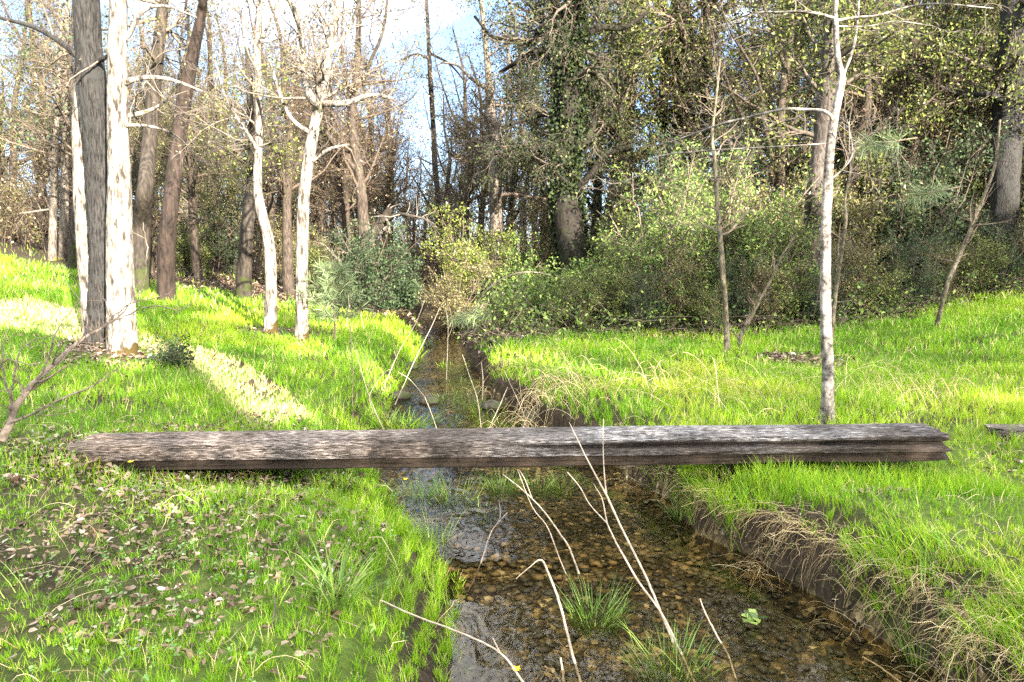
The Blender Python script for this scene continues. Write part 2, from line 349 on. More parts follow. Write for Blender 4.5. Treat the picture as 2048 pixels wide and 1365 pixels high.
# water
def water_mat():
    m, nt, N, L = newmat('stream_water')
    out = N.new('ShaderNodeOutputMaterial'); tc = N.new('ShaderNodeTexCoord')
    mp = N.new('ShaderNodeMapping'); mp.inputs['Scale'].default_value = (1, .55, 1); mp.inputs['Rotation'].default_value = (0, 0, .12); L.new(tc.outputs['Object'], mp.inputs[0])
    n1 = N.new('ShaderNodeTexNoise'); n1.inputs['Scale'].default_value = 6.5; n1.inputs['Detail'].default_value = 2; n1.inputs['Distortion'].default_value = .6; L.new(mp.outputs[0], n1.inputs['Vector'])
    n2 = N.new('ShaderNodeTexNoise'); n2.inputs['Scale'].default_value = 30; n2.inputs['Detail'].default_value = 2; L.new(tc.outputs['Object'], n2.inputs['Vector'])
    ad = N.new('ShaderNodeMath'); ad.operation = 'MULTIPLY_ADD'; ad.inputs[1].default_value = .0; L.new(n2.outputs[0], ad.inputs[0]); L.new(n1.outputs[0], ad.inputs[2])
    bp = N.new('ShaderNodeBump'); bp.inputs['Strength'].default_value = .26; bp.inputs['Distance'].default_value = .03; L.new(ad.outputs[0], bp.inputs['Height'])
    fr = N.new('ShaderNodeFresnel'); fr.inputs['IOR'].default_value = 1.333; L.new(bp.outputs[0], fr.inputs['Normal'])
    tr = N.new('ShaderNodeBsdfTransparent'); tr.inputs[0].default_value = (.93, .86, .68, 1)
    gl = N.new('ShaderNodeBsdfGlossy'); gl.inputs['Roughness'].default_value = .02; L.new(bp.outputs[0], gl.inputs['Normal'])
    mx = N.new('ShaderNodeMixShader'); L.new(fr.outputs[0], mx.inputs[0]); L.new(tr.outputs[0], mx.inputs[1]); L.new(gl.outputs[0], mx.inputs[2]); L.new(mx.outputs[0], out.inputs[0])
    return m
ys = np.concatenate([np.arange(-6, 26, .25), np.arange(26, 90, 2.0)])
u = np.linspace(0, 1, 9)
A, Bx = np.interp(ys, YS, XL) - .25, np.interp(ys, YS, XR) + .25
Vw = np.stack([A[:, None] + (Bx - A)[:, None] * u, np.repeat(ys[:, None], 9, 1), np.full((len(ys), 9), ZW)], -1).reshape(-1, 3)
I = np.arange(len(ys) * 9).reshape(len(ys), 9)
structure('water', Vw, [np.stack([I[:-1, :-1], I[:-1, 1:], I[1:, 1:], I[1:, :-1]], -1).reshape(-1, 4)], water_mat())

# ------------------------------------------------------------------ stones in the stream bed
def ico():
    import bmesh
    bm = bmesh.new(); bmesh.ops.create_icosphere(bm, subdivisions=1, radius=1)
    V = np.array([v.co[:] for v in bm.verts]); Fc = np.array([[v.index for v in f.verts] for f in bm.faces]); bm.free(); return V, Fc
ICO_V, ICO_F = ico()
PEB = leaf_mat('river_pebbles', [(0, (.010, .011, .008)), (.35, (.035, .032, .018)), (.65, (.105, .08, .038)), (.88, (.20, .145, .065)), (.96, (.27, .23, .15)), (1, (.55, .5, .4))], trans=0, rough=.6)
def pebbles():
    M = 14000
    y = 2.4 + 8.5 * R.random(M) ** 1.25; t = R.random(M)
    x = xl(y) + .05 + (xr(y) - xl(y) - .1) * t
    s = .005 + .036 * R.random(M) ** 3.2
    z = height(x, y) + s * .15
    ok = np.minimum(x - xl(y), xr(y) - x) > .05
    x, y, z, s = x[ok], y[ok], z[ok], s[ok]; M = len(x)
    sc = np.stack([s * (.8 + .7 * R.random(M)), s * (.7 + .5 * R.random(M)), s * (.2 + .25 * R.random(M))], -1)
    jit = 1 + .6 * (R.random((M, len(ICO_V), 1)) - .5)
    Vv = ICO_V[None] * jit * sc[:, None, :]
    a = R.random(M) * 6.28; ca, sa = np.cos(a)[:, None], np.sin(a)[:, None]
    Vr = np.stack([Vv[..., 0] * ca - Vv[..., 1] * sa, Vv[..., 0] * sa + Vv[..., 1] * ca, Vv[..., 2]], -1) + np.stack([x, y, z], -1)[:, None]
    Fc = (ICO_F[None] + (np.arange(M) * len(ICO_V))[:, None, None]).reshape(-1, 3)
    patch = sstep(.42, .62, fbm(x * 1.6, y * 1.6, s=77, o=3))
    stuff('gravel', 'brown and ochre pebbles on the stream bed', Vr.reshape(-1, 3), [Fc], PEB, attrs={'tint': np.repeat(np.clip((.12 + .80 * patch) * (.2 + .85 * R.random(M)), 0, 1), len(ICO_V))})
pebbles()

# ------------------------------------------------------------------ grass
def blades(rng, x, y, z, h, w, lean, curve, tint, az=None):
    M = len(x)
    az = rng.random(M) * 2 * np.pi if az is None else az
    d = np.stack([np.cos(az), np.sin(az), np.zeros(M)], -1)
    fa = rng.random(M) * 2 * np.pi
    s = np.stack([np.cos(fa), np.sin(fa), np.zeros(M)], -1)
    b = np.stack([x, y, z], -1)
    rows = []
    for t, ww in ((0, 1), (.4, .9), (.75, .6)):
        c = b + np.array([0, 0, 1.]) * (h * t * (1 - .35 * curve * t * t))[:, None] + d * (h * (lean * t + curve * t * t))[:, None]
        rows += [c - s * (w * ww * .5)[:, None], c + s * (w * ww * .5)[:, None]]
    tip = b + np.array([0, 0, 1.]) * (h * (1 - .35 * curve))[:, None] + d * (h * (lean + curve))[:, None]
    V = np.stack(rows + [tip], 1).reshape(-1, 3)
    o = (np.arange(M) * 7)[:, None]
    q = np.concatenate([o + np.array([[0, 1, 3, 2]]), o + np.array([[2, 3, 5, 4]])])
    t3 = o + np.array([[4, 5, 6]])
    return V, [q, t3], np.repeat(tint, 7)

def in_poly(px, py, poly):
    n = len(poly); inside = np.zeros(len(px), bool); j = n - 1
    for i in range(n):
        xi, yi = poly[i]; xj, yj = poly[j]
        inside ^= ((yi > py) != (yj > py)) & (px < (xj - xi) * (py - yi) / (yj - yi + 1e-12) + xi); j = i
    return inside
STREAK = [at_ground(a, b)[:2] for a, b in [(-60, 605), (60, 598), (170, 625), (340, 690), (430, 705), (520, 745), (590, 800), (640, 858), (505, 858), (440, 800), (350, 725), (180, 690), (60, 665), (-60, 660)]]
GLEAM = [at_ground(a, b)[:2] for a, b in [(1740, 800), (2060, 765), (2060, 800), (1750, 850)]]
def grass_density(x, y):
    dl = xl(y) - x; dr = x - xr(y)
    d = np.where(dl > -.09, sstep(-.09, .0, dl), np.where(dr > 0, sstep(.08, .22, dr), 0))
    d = d * (1 - .96 * sstep(-.5, .8, y - edge_y(x)))
    n = fbm(x * 1.3, y * 1.3, s=41, o=3)
    lf = sstep(-1.7, -3.0, x) * sstep(6.8, 5.6, y)          # leaf strewn slope
    d = d * (1 - lf * (.0 + .80 * sstep(.48, .60, n)))
    rb = sstep(.25, .05, np.abs(dr - .4)) * (y < 7)
    d = d * (1 - .12 * rb) * (1 - .35 * (dr > 0) * (y < 6.5) * sstep(.40, .58, fbm(x * 2.1, y * 2.1, s=44, o=3)))
    d = d * (.55 + .45 * sstep(.32, .5, n)) * (1 + .8 * ((dl > -.08) & (dl < .30)) + .7 * ((dr > .05) & (dr < .40)))
    # bare litter round the two pale trunks and trunk feet
    d = d * (1 - .75 * (x < -1.5) * (x > -3.4) * sstep(4.85, 5.05, y) * sstep(5.6, 5.4, y))
    for (bx, by, br) in BARE: d = d * sstep(br * .5, br, np.hypot(x - bx, (y - by)))
    return d
BARE = [(-4.05, 12.9, 1.0), (-4.9, 9.1, .8), (-5.4, 9.5, .7), (4.2, 10.6, .9), (-3.0, 5.5, .6)]
def grass():
    acc = Acc()
    zones = [(2.2, 4.2, 5400, (.03, .11), (.0022, .0048)), (4.2, 6.5, 4000, (.04, .13), (.003, .006)), (6.5, 10, 2000, (.06, .17), (.0045, .009)), (10, 15, 900, (.08, .18), (.008, .015)), (15, 24, 300, (.09, .2), (.012, .024))]
    for (y0, y1, dens, hh, ww) in zones:
        half = y1 * .80
        n = int(dens * 1.36 * (y1 - y0) * 2 * half)
        x = (R.random(n) * 2 - 1) * half; y = y0 + (y1 - y0) * R.random(n)
        k = (np.abs(x) < y * .76 + .4) & (R.random(n) < grass_density(x, y) / 1.7)
        x, y = x[k], y[k]; n = len(x)
        # draw blades together into tufts
        cx, cy = np.round(x / .11) * .11, np.round(y / .11) * .11
        jx = .11 * (_hash(np.round(x / .11), np.round(y / .11), x * 0, 5) - .5); jy = .11 * (_hash(np.round(x / .11), np.round(y / .11), x * 0, 6) - .5)
        pull = .45
        x = x + pull * (cx + jx - x); y = y + pull * (cy + jy - y)
        tall = .55 + .75 * fbm(x * 2.2, y * 2.2, s=51, o=2) * (.7 + .6 * R.random(n))
        dl = xl(y) - x
        lush = sstep(1.1, .3, dl) * (dl > 0) * (y < 7)
        sparse = sstep(-1.3, -2.6, x) * sstep(6.8, 5.6, y)
        h = (hh[0] + (hh[1] - hh[0]) * R.random(n) ** 1.3) * tall * (1 + .25 * lush) * (1 - .3 * sparse)
        w = ww[0] + (ww[1] - ww[0]) * R.random(n)
        tint = .02 + .85 * fbm(x * .8, y * .8, s=61, o=3) + .42 * (R.random(n) - .5) + .20 * (x > 1.5) * sstep(11, 7, y) * sstep(5, 7, y)
        sun_paled = in_poly(x, y, STREAK)  # blades in the sun streak turned straw-pale to whiten its light
        h = h * (1 - .35 * sun_paled)
        tint = np.where(R.random(n) < np.where(sun_paled, .72, .09), .93 + .07 * R.random(n), np.clip(tint, 0, .86))
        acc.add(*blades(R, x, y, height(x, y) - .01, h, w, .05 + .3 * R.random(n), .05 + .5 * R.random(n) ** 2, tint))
    m = 7500; y = 2.4 + 4.3 * R.random(m); off = .03 + .42 * R.random(m) ** 1.2; x = xr(y) + off
    k = R.random(m) < sstep(.36, .52, fbm(x * 2.3, y * 2.3, s=47, o=2)); x, y, off = x[k], y[k], off[k]; m = len(x)
    az = math.pi + R.normal(0, 1.0, m)
    acc.add(*blades(R, x, y, height(x, y) - .01, .07 + .13 * R.random(m), .0024 + .003 * R.random(m), .1 + .35 * R.random(m), .1 + .6 * R.random(m), np.clip(.15 + .6 * R.random(m) + .3 * (R.random(m) < .15), 0, 1), az))
    for x0, x1, m, hh in ((1.5, 3.5, 2600, .17), (-3.6, -2.2, 700, .12)):
        x = x0 + (x1 - x0) * R.random(m); y = 5.30 - .45 * R.random(m) ** 1.5
        acc.add(*blades(R, x, y, height(x, y) - .01, hh * (.5 + .8 * R.random(m)), .003 + .003 * R.random(m), .05 + .3 * R.random(m), .05 + .4 * R.random(m), np.clip(.2 + .6 * R.random(m), 0, 1)))
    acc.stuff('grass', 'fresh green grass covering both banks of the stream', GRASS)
grass()

def litter():
    acc = Acc()
    def put(n, fx, fy, s0, s1, keep):
        x, y = fx(n), fy(n); k = keep(x, y); x, y = x[k], y[k]; m = len(x)
        c = np.stack([x, y, height(x, y) + .012 + .02 * R.random(m)], -1)
        az = R.random(m) * 6.28; d = unit(np.stack([np.cos(az), np.sin(az), R.normal(0, .25, m)], -1))
        V, q, t = litter_leaves(R, c, d, (s0, s1)); acc.add(V, q, t)
    put(15000, lambda n: -6 + 5.2 * R.random(n), lambda n: 2.4 + 4.6 * R.random(n), .022, .055, lambda x, y: (R.random(len(x)) < .10 + .86 * sstep(.50, .62, fbm(x * 1.3, y * 1.3, s=41, o=3))) & (x < xl(y) - .25))
    put(4200, lambda n: 1.2 + 3.6 * R.random(n), lambda n: 2.5 + 3.5 * R.random(n), .02, .06, lambda x, y: (x > xr(y) + .12) & (R.random(len(x)) < sstep(.4, .6, fbm(x * 1.6, y * 1.6, s=43, o=3))))
    put(26000, lambda n: -12 + 26 * R.random(n), lambda n: 11 + 14 * R.random(n), .05, .13, lambda x, y: y > edge_y(x) - .5)
    put(2600, lambda n: -3.5 + 2.2 * R.random(n), lambda n: 4.7 + 1.3 * R.random(n), .02, .055, lambda x, y: R.random(len(x)) < .55)
    for (bx, by, br) in BARE:
        put(500, lambda n: bx + R.normal(0, br * .55, n), lambda n: by + R.normal(0, br * .55, n), .04, .09, lambda x, y: np.ones(len(x), bool))
    acc.stuff('leaf_litter', 'grey and brown dead leaves strewn over the ground', LITTER)
litter()

def sticks():
    ac = Acc(); n = 420
    x = np.concatenate([-5 + 4.4 * R.random(300), 1.5 + 2.6 * R.random(120)]); y = 2.5 + 4.2 * R.random(n)
    k = (x < xl(y) - .15) | (x > xr(y) + .1); x, y = x[k], y[k]; n = len(x)
    az = R.random(n) * 6.28; L = .06 + .3 * R.random(n) ** 2; t = np.linspace(-.5, .5, 6)
    P = np.stack([x[:, None] + np.cos(az)[:, None] * L[:, None] * t, y[:, None] + np.sin(az)[:, None] * L[:, None] * t, np.zeros((n, 6))], -1)
    P[..., :2] += R.normal(0, .006, (n, 6, 2)); P[..., 2] = height(P[..., 0], P[..., 1]) + .012 + .02 * R.random((n, 1))
    ac.add(*tubes(P, np.repeat((.0015 + .003 * R.random(n) ** 2)[:, None], 6, 1) * np.linspace(1, .5, 6), 5))
    ac.stuff('fallen_twigs', 'short dead twigs lying among the leaves on both banks', TWIG_BROWN)
def herbs():
    acc = Acc()
    n = 1100
    x = -5 + 4.6 * R.random(n); y = 2.4 + 3.8 * R.random(n)
    k = (x < xl(y) - .2) & (R.random(n) < sstep(.4, .6, fbm(x * 2, y * 2, s=45, o=2))); x, y = x[k], y[k]
    for q in range(5):
        c = np.stack([x, y, height(x, y) + .03 + .05 * R.random(len(x))], -1)
        az = R.random(len(x)) * 6.28; d = unit(np.stack([np.cos(az), np.sin(az), .25 + 0 * az], -1))
        acc.add(*leaf_quads(R, c, d, (.010, .026), .7, .12, nbias=3))
    acc.stuff('ground_cover', 'low broad leaved herbs among the grass and dead leaves', HERB)
herbs(); sticks()

# dry grass: straw hanging over the cut bank, thatch and tall bleached stalks in the meadow
def arcs(rng, base, az, L, rise, w, tint, n=7):
    """thin bowed stalks as flat-sided tubes"""
    M = len(base); t = np.linspace(0, 1, n)[None]
    d = np.stack([np.cos(az), np.sin(az)], -1)
    run = L[:, None] * (t * .85); up = rise[:, None] * L[:, None] * (t - (t ** 2) * (0.6 + .9 * rng.random((M, 1))))
    P = np.stack([base[:, 0:1] + d[:, 0:1] * run, base[:, 1:2] + d[:, 1:2] * run, base[:, 2:3] + up], -1)
    P[:, 1:] += rng.normal(0, .005, (M, n - 1, 3))
    V, q = tubes(P, np.repeat(w[:, None], n, 1) * np.linspace(1, .4, n)[None], 3)
    return V, q, np.repeat(tint, n * 3)
def dry_grass():
    acc = Acc()
    def tuft(cx, cy, n, spread, L, rise, azm, azs, w=(.0012, .0026)):
        x = cx + R.normal(0, spread, n); y = cy + R.normal(0, spread * .8, n)
        b = np.stack([x, y, height(x, y)], -1)
        acc.add(*arcs(R, b, R.normal(azm, azs, n), L[0] + (L[1] - L[0]) * R.random(n), rise * (.5 + R.random(n)), w[0] + (w[1] - w[0]) * R.random(n), R.random(n)))
    for (px, py, n, sp) in [(1975, 1300, 170, .17), (1900, 1260, 45, .10), (2030, 1230, 90, .16), (1990, 1130, 30, .2), (1330, 965, 90, .12), (1400, 975, 40, .14), (1540, 1080, 70, .09), (1620, 1060, 25, .10), (1700, 1160, 30, .1), (1280, 960, 50, .10), (1800, 1250, 70, .10)]:
        g = at_ground(px, py); tuft(g[0], g[1], int(n * 1.2), sp, (.10, .34), .7, math.pi * 1.0, 1.2, (.0008, .002))
    for (px, py, n, sp) in [(1130, 790, 90, .28), (1200, 800, 40, .35), (1070, 830, 80, .22), (1000, 760, 40, .25)]:
        g = at_ground(px, py); tuft(g[0], g[1], n, sp, (.3, .7), 1.3, math.pi, 1.6, (.002, .004))
    for (px, py, n) in [(1250, 760, 10), (1320, 780, 12), (1420, 820, 14), (1500, 800, 9), (1580, 830, 14), (1720, 800, 18), (1800, 790, 20), (1860, 820, 16), (1960, 800, 8), (1120, 760, 14)]:
        g = at_ground(px, py); tuft(g[0], g[1], n, .3, (.45, 1.1), 1.5, math.pi * .9, 1.2, (.0016, .0030))
    n = 1300; x = -6 + 12 * R.random(n); y = 2.4 + 10 * R.random(n); k = grass_density(x, y) > .2; x, y = x[k], y[k]; n = len(x)
    acc.add(*arcs(R, np.stack([x, y, height(x, y)], -1), R.random(n) * 6.28, .1 + .3 * R.random(n), .5 + R.random(n), .001 + .0015 * R.random(n), R.random(n)))
    # straw and roots hanging down the cut bank
    n = 200; y = 2.5 + 4.6 * R.random(n); x = xr(y) + .10 + .22 * R.random(n)
    acc.add(*arcs(R, np.stack([x, y, height(x, y) + .01], -1), R.normal(math.pi, .8, n), .12 + .28 * R.random(n), -.2 + .7 * R.random(n), .0009 + .0016 * R.random(n), .15 + .7 * R.random(n)))
    n = 520; y = 2.5 + 4.4 * R.random(n); x = xr(y) + .06 + .10 * R.random(n); z = height(x, y); t = np.linspace(0, 1, 6)[None]
    dz = .08 + .22 * R.random((n, 1)); dx = .03 + .14 * R.random((n, 1))
    P = np.stack([x[:, None] - dx * t ** .7, y[:, None] + R.normal(0, .05, (n, 1)) * t, z[:, None] + .02 - dz * t ** 1.6], -1); P[:, 1:] += R.normal(0, .008, (n, 5, 3))
    V, q = tubes(P, np.repeat((.0012 + .002 * R.random(n) ** 2)[:, None], 6, 1) * np.linspace(1, .4, 6), 3); acc.add(V, q, np.repeat(.35 * R.random(n), 18))
    acc.stuff('dry_grass', 'bleached straw and old stalks among the green grass and over the cut bank', DRY)
dry_grass()

# ------------------------------------------------------------------ the timber across the stream
def wood_mat(name, warm=0.0):
    m, nt, N, L = newmat(name)
    out = N.new('ShaderNodeOutputMaterial'); tc = N.new('ShaderNodeTexCoord')
    mp = N.new('ShaderNodeMapping'); mp.inputs['Scale'].default_value = (7, 60, 60); L.new(tc.outputs['Object'], mp.inputs[0])
    n1 = N.new('ShaderNodeTexNoise'); n1.inputs['Scale'].default_value = 2.2; n1.inputs['Detail'].default_value = 8; n1.inputs['Roughness'].default_value = .68; L.new(mp.outputs[0], n1.inputs['Vector'])
    r = ramp(N, [(.36, (.008, .007, .007)), (.44, (.05, .045, .043)), (.53, (.17, .16, .158)), (.66, (.46, .45, .455))]); L.new(n1.outputs[0], r.inputs[0])
    n2 = N.new('ShaderNodeTexNoise'); n2.inputs['Scale'].default_value = 1.6; n2.inputs['Detail'].default_value = 6; L.new(tc.outputs['Object'], n2.inputs['Vector'])
    r2 = ramp(N, [(.40, (.30, .27, .25)), (.58, (1, 1, 1))]); L.new(n2.outputs[0], r2.inputs[0])
    mm = N.new('ShaderNodeMix'); mm.data_type = 'RGBA'; mm.blend_type = 'MULTIPLY'; mm.inputs[0].default_value = .9; L.new(r.outputs[0], mm.inputs[6]); L.new(r2.outputs[0], mm.inputs[7])
    mpc = N.new('ShaderNodeMapping'); mpc.inputs['Scale'].default_value = (1.1, 60, 60); L.new(tc.outputs['Object'], mpc.inputs[0])
    nc = N.new('ShaderNodeTexNoise'); nc.inputs['Scale'].default_value = 1.5; nc.inputs['Detail'].default_value = 3; L.new(mpc.outputs[0], nc.inputs['Vector'])
    rc = ramp(N, [(.455, (1, 1, 1)), (.485, (.10, .09, .08)), (.505, (.10, .09, .08)), (.535, (1, 1, 1))]); L.new(nc.outputs[0], rc.inputs[0])
    mc = N.new('ShaderNodeMix'); mc.data_type = 'RGBA'; mc.blend_type = 'MULTIPLY'; mc.inputs[0].default_value = .85; L.new(mm.outputs[2], mc.inputs[6]); L.new(rc.outputs[0], mc.inputs[7]); mm = mc
    # warmer, less weathered wood toward one end
    sx = N.new('ShaderNodeSeparateXYZ'); L.new(tc.outputs['Object'], sx.inputs[0])
    r3 = ramp(N, [(.0, (1.05, .92, .82)), (.42, (1.05, .99, .95)), (.60, (.94, 1.0, 1.08)), (1, (.72, .76, .84))])
    ma = N.new('ShaderNodeMath'); ma.operation = 'MULTIPLY_ADD'; ma.inputs[1].default_value = 1 / 6.4; ma.inputs[2].default_value = .5; L.new(sx.outputs[0], ma.inputs[0]); L.new(ma.outputs[0], r3.inputs[0])
    m3 = N.new('ShaderNodeMix'); m3.data_type = 'RGBA'; m3.blend_type = 'MULTIPLY'; m3.inputs[0].default_value = 1; L.new(mm.outputs[2], m3.inputs[6]); L.new(r3.outputs[0], m3.inputs[7])
    # dark brown timber on the lower side and along the front
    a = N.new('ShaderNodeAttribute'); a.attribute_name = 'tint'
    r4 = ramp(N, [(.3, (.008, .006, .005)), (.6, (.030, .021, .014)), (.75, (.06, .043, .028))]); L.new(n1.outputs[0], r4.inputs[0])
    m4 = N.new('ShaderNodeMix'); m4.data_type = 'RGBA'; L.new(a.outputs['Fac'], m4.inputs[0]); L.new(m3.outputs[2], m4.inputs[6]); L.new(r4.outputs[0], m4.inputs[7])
    p = N.new('ShaderNodeBsdfPrincipled'); p.inputs['Roughness'].default_value = .8; p.inputs['Specular IOR Level'].default_value = .25; L.new(m4.outputs[2], p.inputs['Base Color'])
    b = N.new('ShaderNodeBump'); b.inputs['Strength'].default_value = .9; b.inputs['Distance'].default_value = .012; L.new(n1.outputs[0], b.inputs['Height']); L.new(b.outputs[0], p.inputs['Normal'])
    L.new(p.outputs[0], out.inputs[0]); return m
WOOD = wood_mat('weathered_timber')

def timber(name, label, length, prof, loc, rz, ry, crack=True, seed=0):
    """prof: closed list of (y, z, brownness) looking along +x."""
    prof = np.array(prof, float)
    # finer outline
    pts = []
    for k in range(len(prof)):
        a, b = prof[k], prof[(k + 1) % len(prof)]
        nsub = max(2, int(np.hypot(*(b - a)[:2]) / .012))
        for t in np.linspace(0, 1, nsub, endpoint=False): pts.append(a + (b - a) * t)
    pts = np.array(pts); K = len(pts)
    n = int(length / .02)
    x = np.linspace(-length / 2, length / 2, n)
    X = np.repeat(x[:, None], K, 1); Y = np.repeat(pts[None, :, 0], n, 0); Z = np.repeat(pts[None, :, 1], n, 0)
    cy, cz = prof[:, 0].mean(), prof[:, 1].mean()
    dy, dz = Y - cy, Z - cz; rr = np.hypot(dy, dz) + 1e-6
    disp = -.012 * (fbm(X * 1.1, Y * 22, Z * 22, s=seed + 1, o=3) - .45) - .016 * np.clip(fbm(X * 2.2, Y * 50, Z * 50, s=seed + 2, o=2) - .55, 0, 1) * 3
    disp = disp - .010 * sstep(length / 2 - .12, length / 2, np.abs(X) + .12 * (vnoise(Y * 40, Z * 40, s=seed + 4) - .5)) * vnoise(X * 3, Y * 30, Z * 30, s=seed + 5) * 1.6
    rg = 1 - np.abs(2 * fbm(X * .38, Y * 15 + 3, Z * 15, s=seed + 20, o=2) - 1)
    disp = disp - .030 * sstep(.90, .985, rg) * sstep(.35, .55, fbm(X * .8, Y * 6, Z * 6, s=seed + 21, o=2))
    disp = disp + .012 * (fbm(X * .9, X * 0, s=seed + 7, o=2) - .5)
    if crack:
        # a long open split just below the front top edge over one half, a second fine one on the top face
        zc = .158 + .012 * (fbm(x * 1.3, x * 0, s=seed + 8, o=2) - .5)
        wdt = .010 + .016 * sstep(.3, 1.2, x) * vnoise(x * 2, x * 0, s=seed + 9)
        g = np.exp(-((Z - zc[:, None]) / wdt[:, None]) ** 2) * (Y < -.10) * sstep(-.2, .5, X)
        disp = disp - .085 * g
        yc = -.02 + .03 * (fbm(x * .8, x * 0 + 4, s=seed + 10, o=2) - .5)
        g2 = np.exp(-((Y - yc[:, None]) / .006) ** 2) * (Z > .16) * sstep(.5, -.8, X)
        disp = disp - .035 * g2
    Y = Y + dy / rr * disp; Z = Z + dz / rr * disp
    ed = sstep(.22, 0, length / 2 - np.abs(X)); X = X + np.sign(X) * ed * np.where(X > 0, .13, .07) * (vnoise(Y * 45, Z * 45, s=seed + 30) - .6)
    V = np.stack([X, Y, Z], -1).reshape(-1, 3)
    I = np.arange(n * K).reshape(n, K)
    q = np.stack([I[:-1], np.roll(I, -1, 1)[:-1], np.roll(I, -1, 1)[1:], I[1:]], -1).reshape(-1, 4)
    c0, c1 = len(V), len(V) + 1
    V = np.vstack([V, [[-length / 2 - .01, cy, cz], [length / 2 + .01, cy, cz]]])
    t0 = np.stack([np.full(K, c0), np.roll(I[0], -1), I[0]], -1); t1 = np.stack([np.full(K, c1), I[-1], np.roll(I[-1], -1)], -1)
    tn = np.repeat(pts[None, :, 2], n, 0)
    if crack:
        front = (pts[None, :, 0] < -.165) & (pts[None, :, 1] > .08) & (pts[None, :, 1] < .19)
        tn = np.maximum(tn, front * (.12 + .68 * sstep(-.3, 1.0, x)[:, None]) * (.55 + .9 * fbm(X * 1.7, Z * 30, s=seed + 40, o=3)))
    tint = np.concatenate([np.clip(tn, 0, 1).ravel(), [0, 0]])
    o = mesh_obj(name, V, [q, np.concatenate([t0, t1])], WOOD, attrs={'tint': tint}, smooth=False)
    o.location = loc; o.rotation_euler = (0, ry, rz)
    return tag(o, label, 'timber')
pl, pr = at_z(160, 912, .12), at_z(1872, 880, .16)
YB = 5.55
pl, pr = at_depth(165, 925, YB), at_depth(1872, 905, YB + .05)
bl = float(np.linalg.norm(pr - pl))
BEAM = timber('bridge_timber', 'long weathered squared timber laid across the stream as a footbridge', bl,
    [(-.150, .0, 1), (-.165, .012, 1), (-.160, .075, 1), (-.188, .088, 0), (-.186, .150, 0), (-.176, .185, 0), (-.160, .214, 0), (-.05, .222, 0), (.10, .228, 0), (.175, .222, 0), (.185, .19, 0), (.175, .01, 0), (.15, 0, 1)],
    ((pl[0] + pr[0]) / 2, YB + .02, (pl[2] + pr[2]) / 2 - .03), math.atan2(pr[1] - pl[1], pr[0] - pl[0]), -math.atan2(pr[2] - pl[2], pr[0] - pl[0]))
g = at_depth(2075, 866, 6.3)
timber('timber_plank', 'short grey timber with a pale top lying in the meadow past the footbridge', 1.1,
    [(-.13, 0, 0), (-.135, .07, 0), (-.12, .085, 0), (.12, .085, 0), (.13, .07, 0), (.13, 0, 0)], (g[0] + .17, 6.3, g[2] - .03), .03, 0, crack=False, seed=50)

# ------------------------------------------------------------------ trees
def trunk_geo(acc, P, r, sides, amp, freq, stretch, flare=0.0, seed=0, z0=None):
    n = len(P)
    V, q = tubes(P[None], r[None], sides)
    Cc = np.repeat(P, sides, axis=0); rr = np.repeat(r, sides)
    nr = unit(V - Cc)
    ground = P[0, 2] if z0 is None else z0
    hz = np.maximum(V[:, 2] - ground, 0)
    # ridges follow the fibre: sample the noise on the unit normal so that it runs along the trunk
    k = freq
    f = 1 - np.abs(2 * fbm(nr[:, 0] * k * .5, nr[:, 1] * k * .5, V[:, 2] * k / stretch * 2.2, s=seed, o=3) - 1)
    d = amp * (f - .6) * np.minimum(rr / .15, 1.6) + rr * .10 * (fbm(nr[:, 0] * 1.5, nr[:, 1] * 1.5, V[:, 2] * 1.6, s=seed + 3, o=2) - .5) * 2
    ang = np.arctan2(nr[:, 1], nr[:, 0])
    d = d + rr * flare * np.exp(-hz / .16) * (.6 + .5 * np.cos(ang * 4 + seed))
    V = V + nr * d[:, None]
    acc.add(V, q)

def px_path(pts, D, rng, drift=.0):
    out, rad = [], []
    for k, (px, py, w) in enumerate(pts):
        dd = D + (0 if k == 0 else drift * rng.normal() * D * .02)
        out.append(at_depth(px, py, dd)); rad.append(w * .5 / F_PX * dd)
    return np.array(out), np.array(rad)

def grow(rng, parts, base, P, Rr, levels, twig_mat, leaf=None, leaf2=None, parent=None, extra=None):
    br = Acc(); lv = Acc(); lv2 = Acc(); last = None
    sides = [6, 4, 3, 3]
    allP = []
    for k, L in enumerate(levels):
        P, Rr = sprout(rng, P, Rr, **L)
        V, q = tubes(P, Rr, sides[k]); br.add(V - base, q)
        allP.append(P)
    if extra is not None: extra(br, allP)
    cr = br.obj('crown', twig_mat, parent)
    if leaf:
        mat, per, size, kw = leaf
        for Q, f in ((allP[-1], 1.0), (allP[-2], .6)) if len(allP) > 1 else ((allP[-1], 1.0),):
            V, q, t = leaves_on(rng, Q, per * f, size, **kw); lv.add(V - base, q, t)
        if leaf2:
            pass
        lv.obj('foliage', mat, cr)

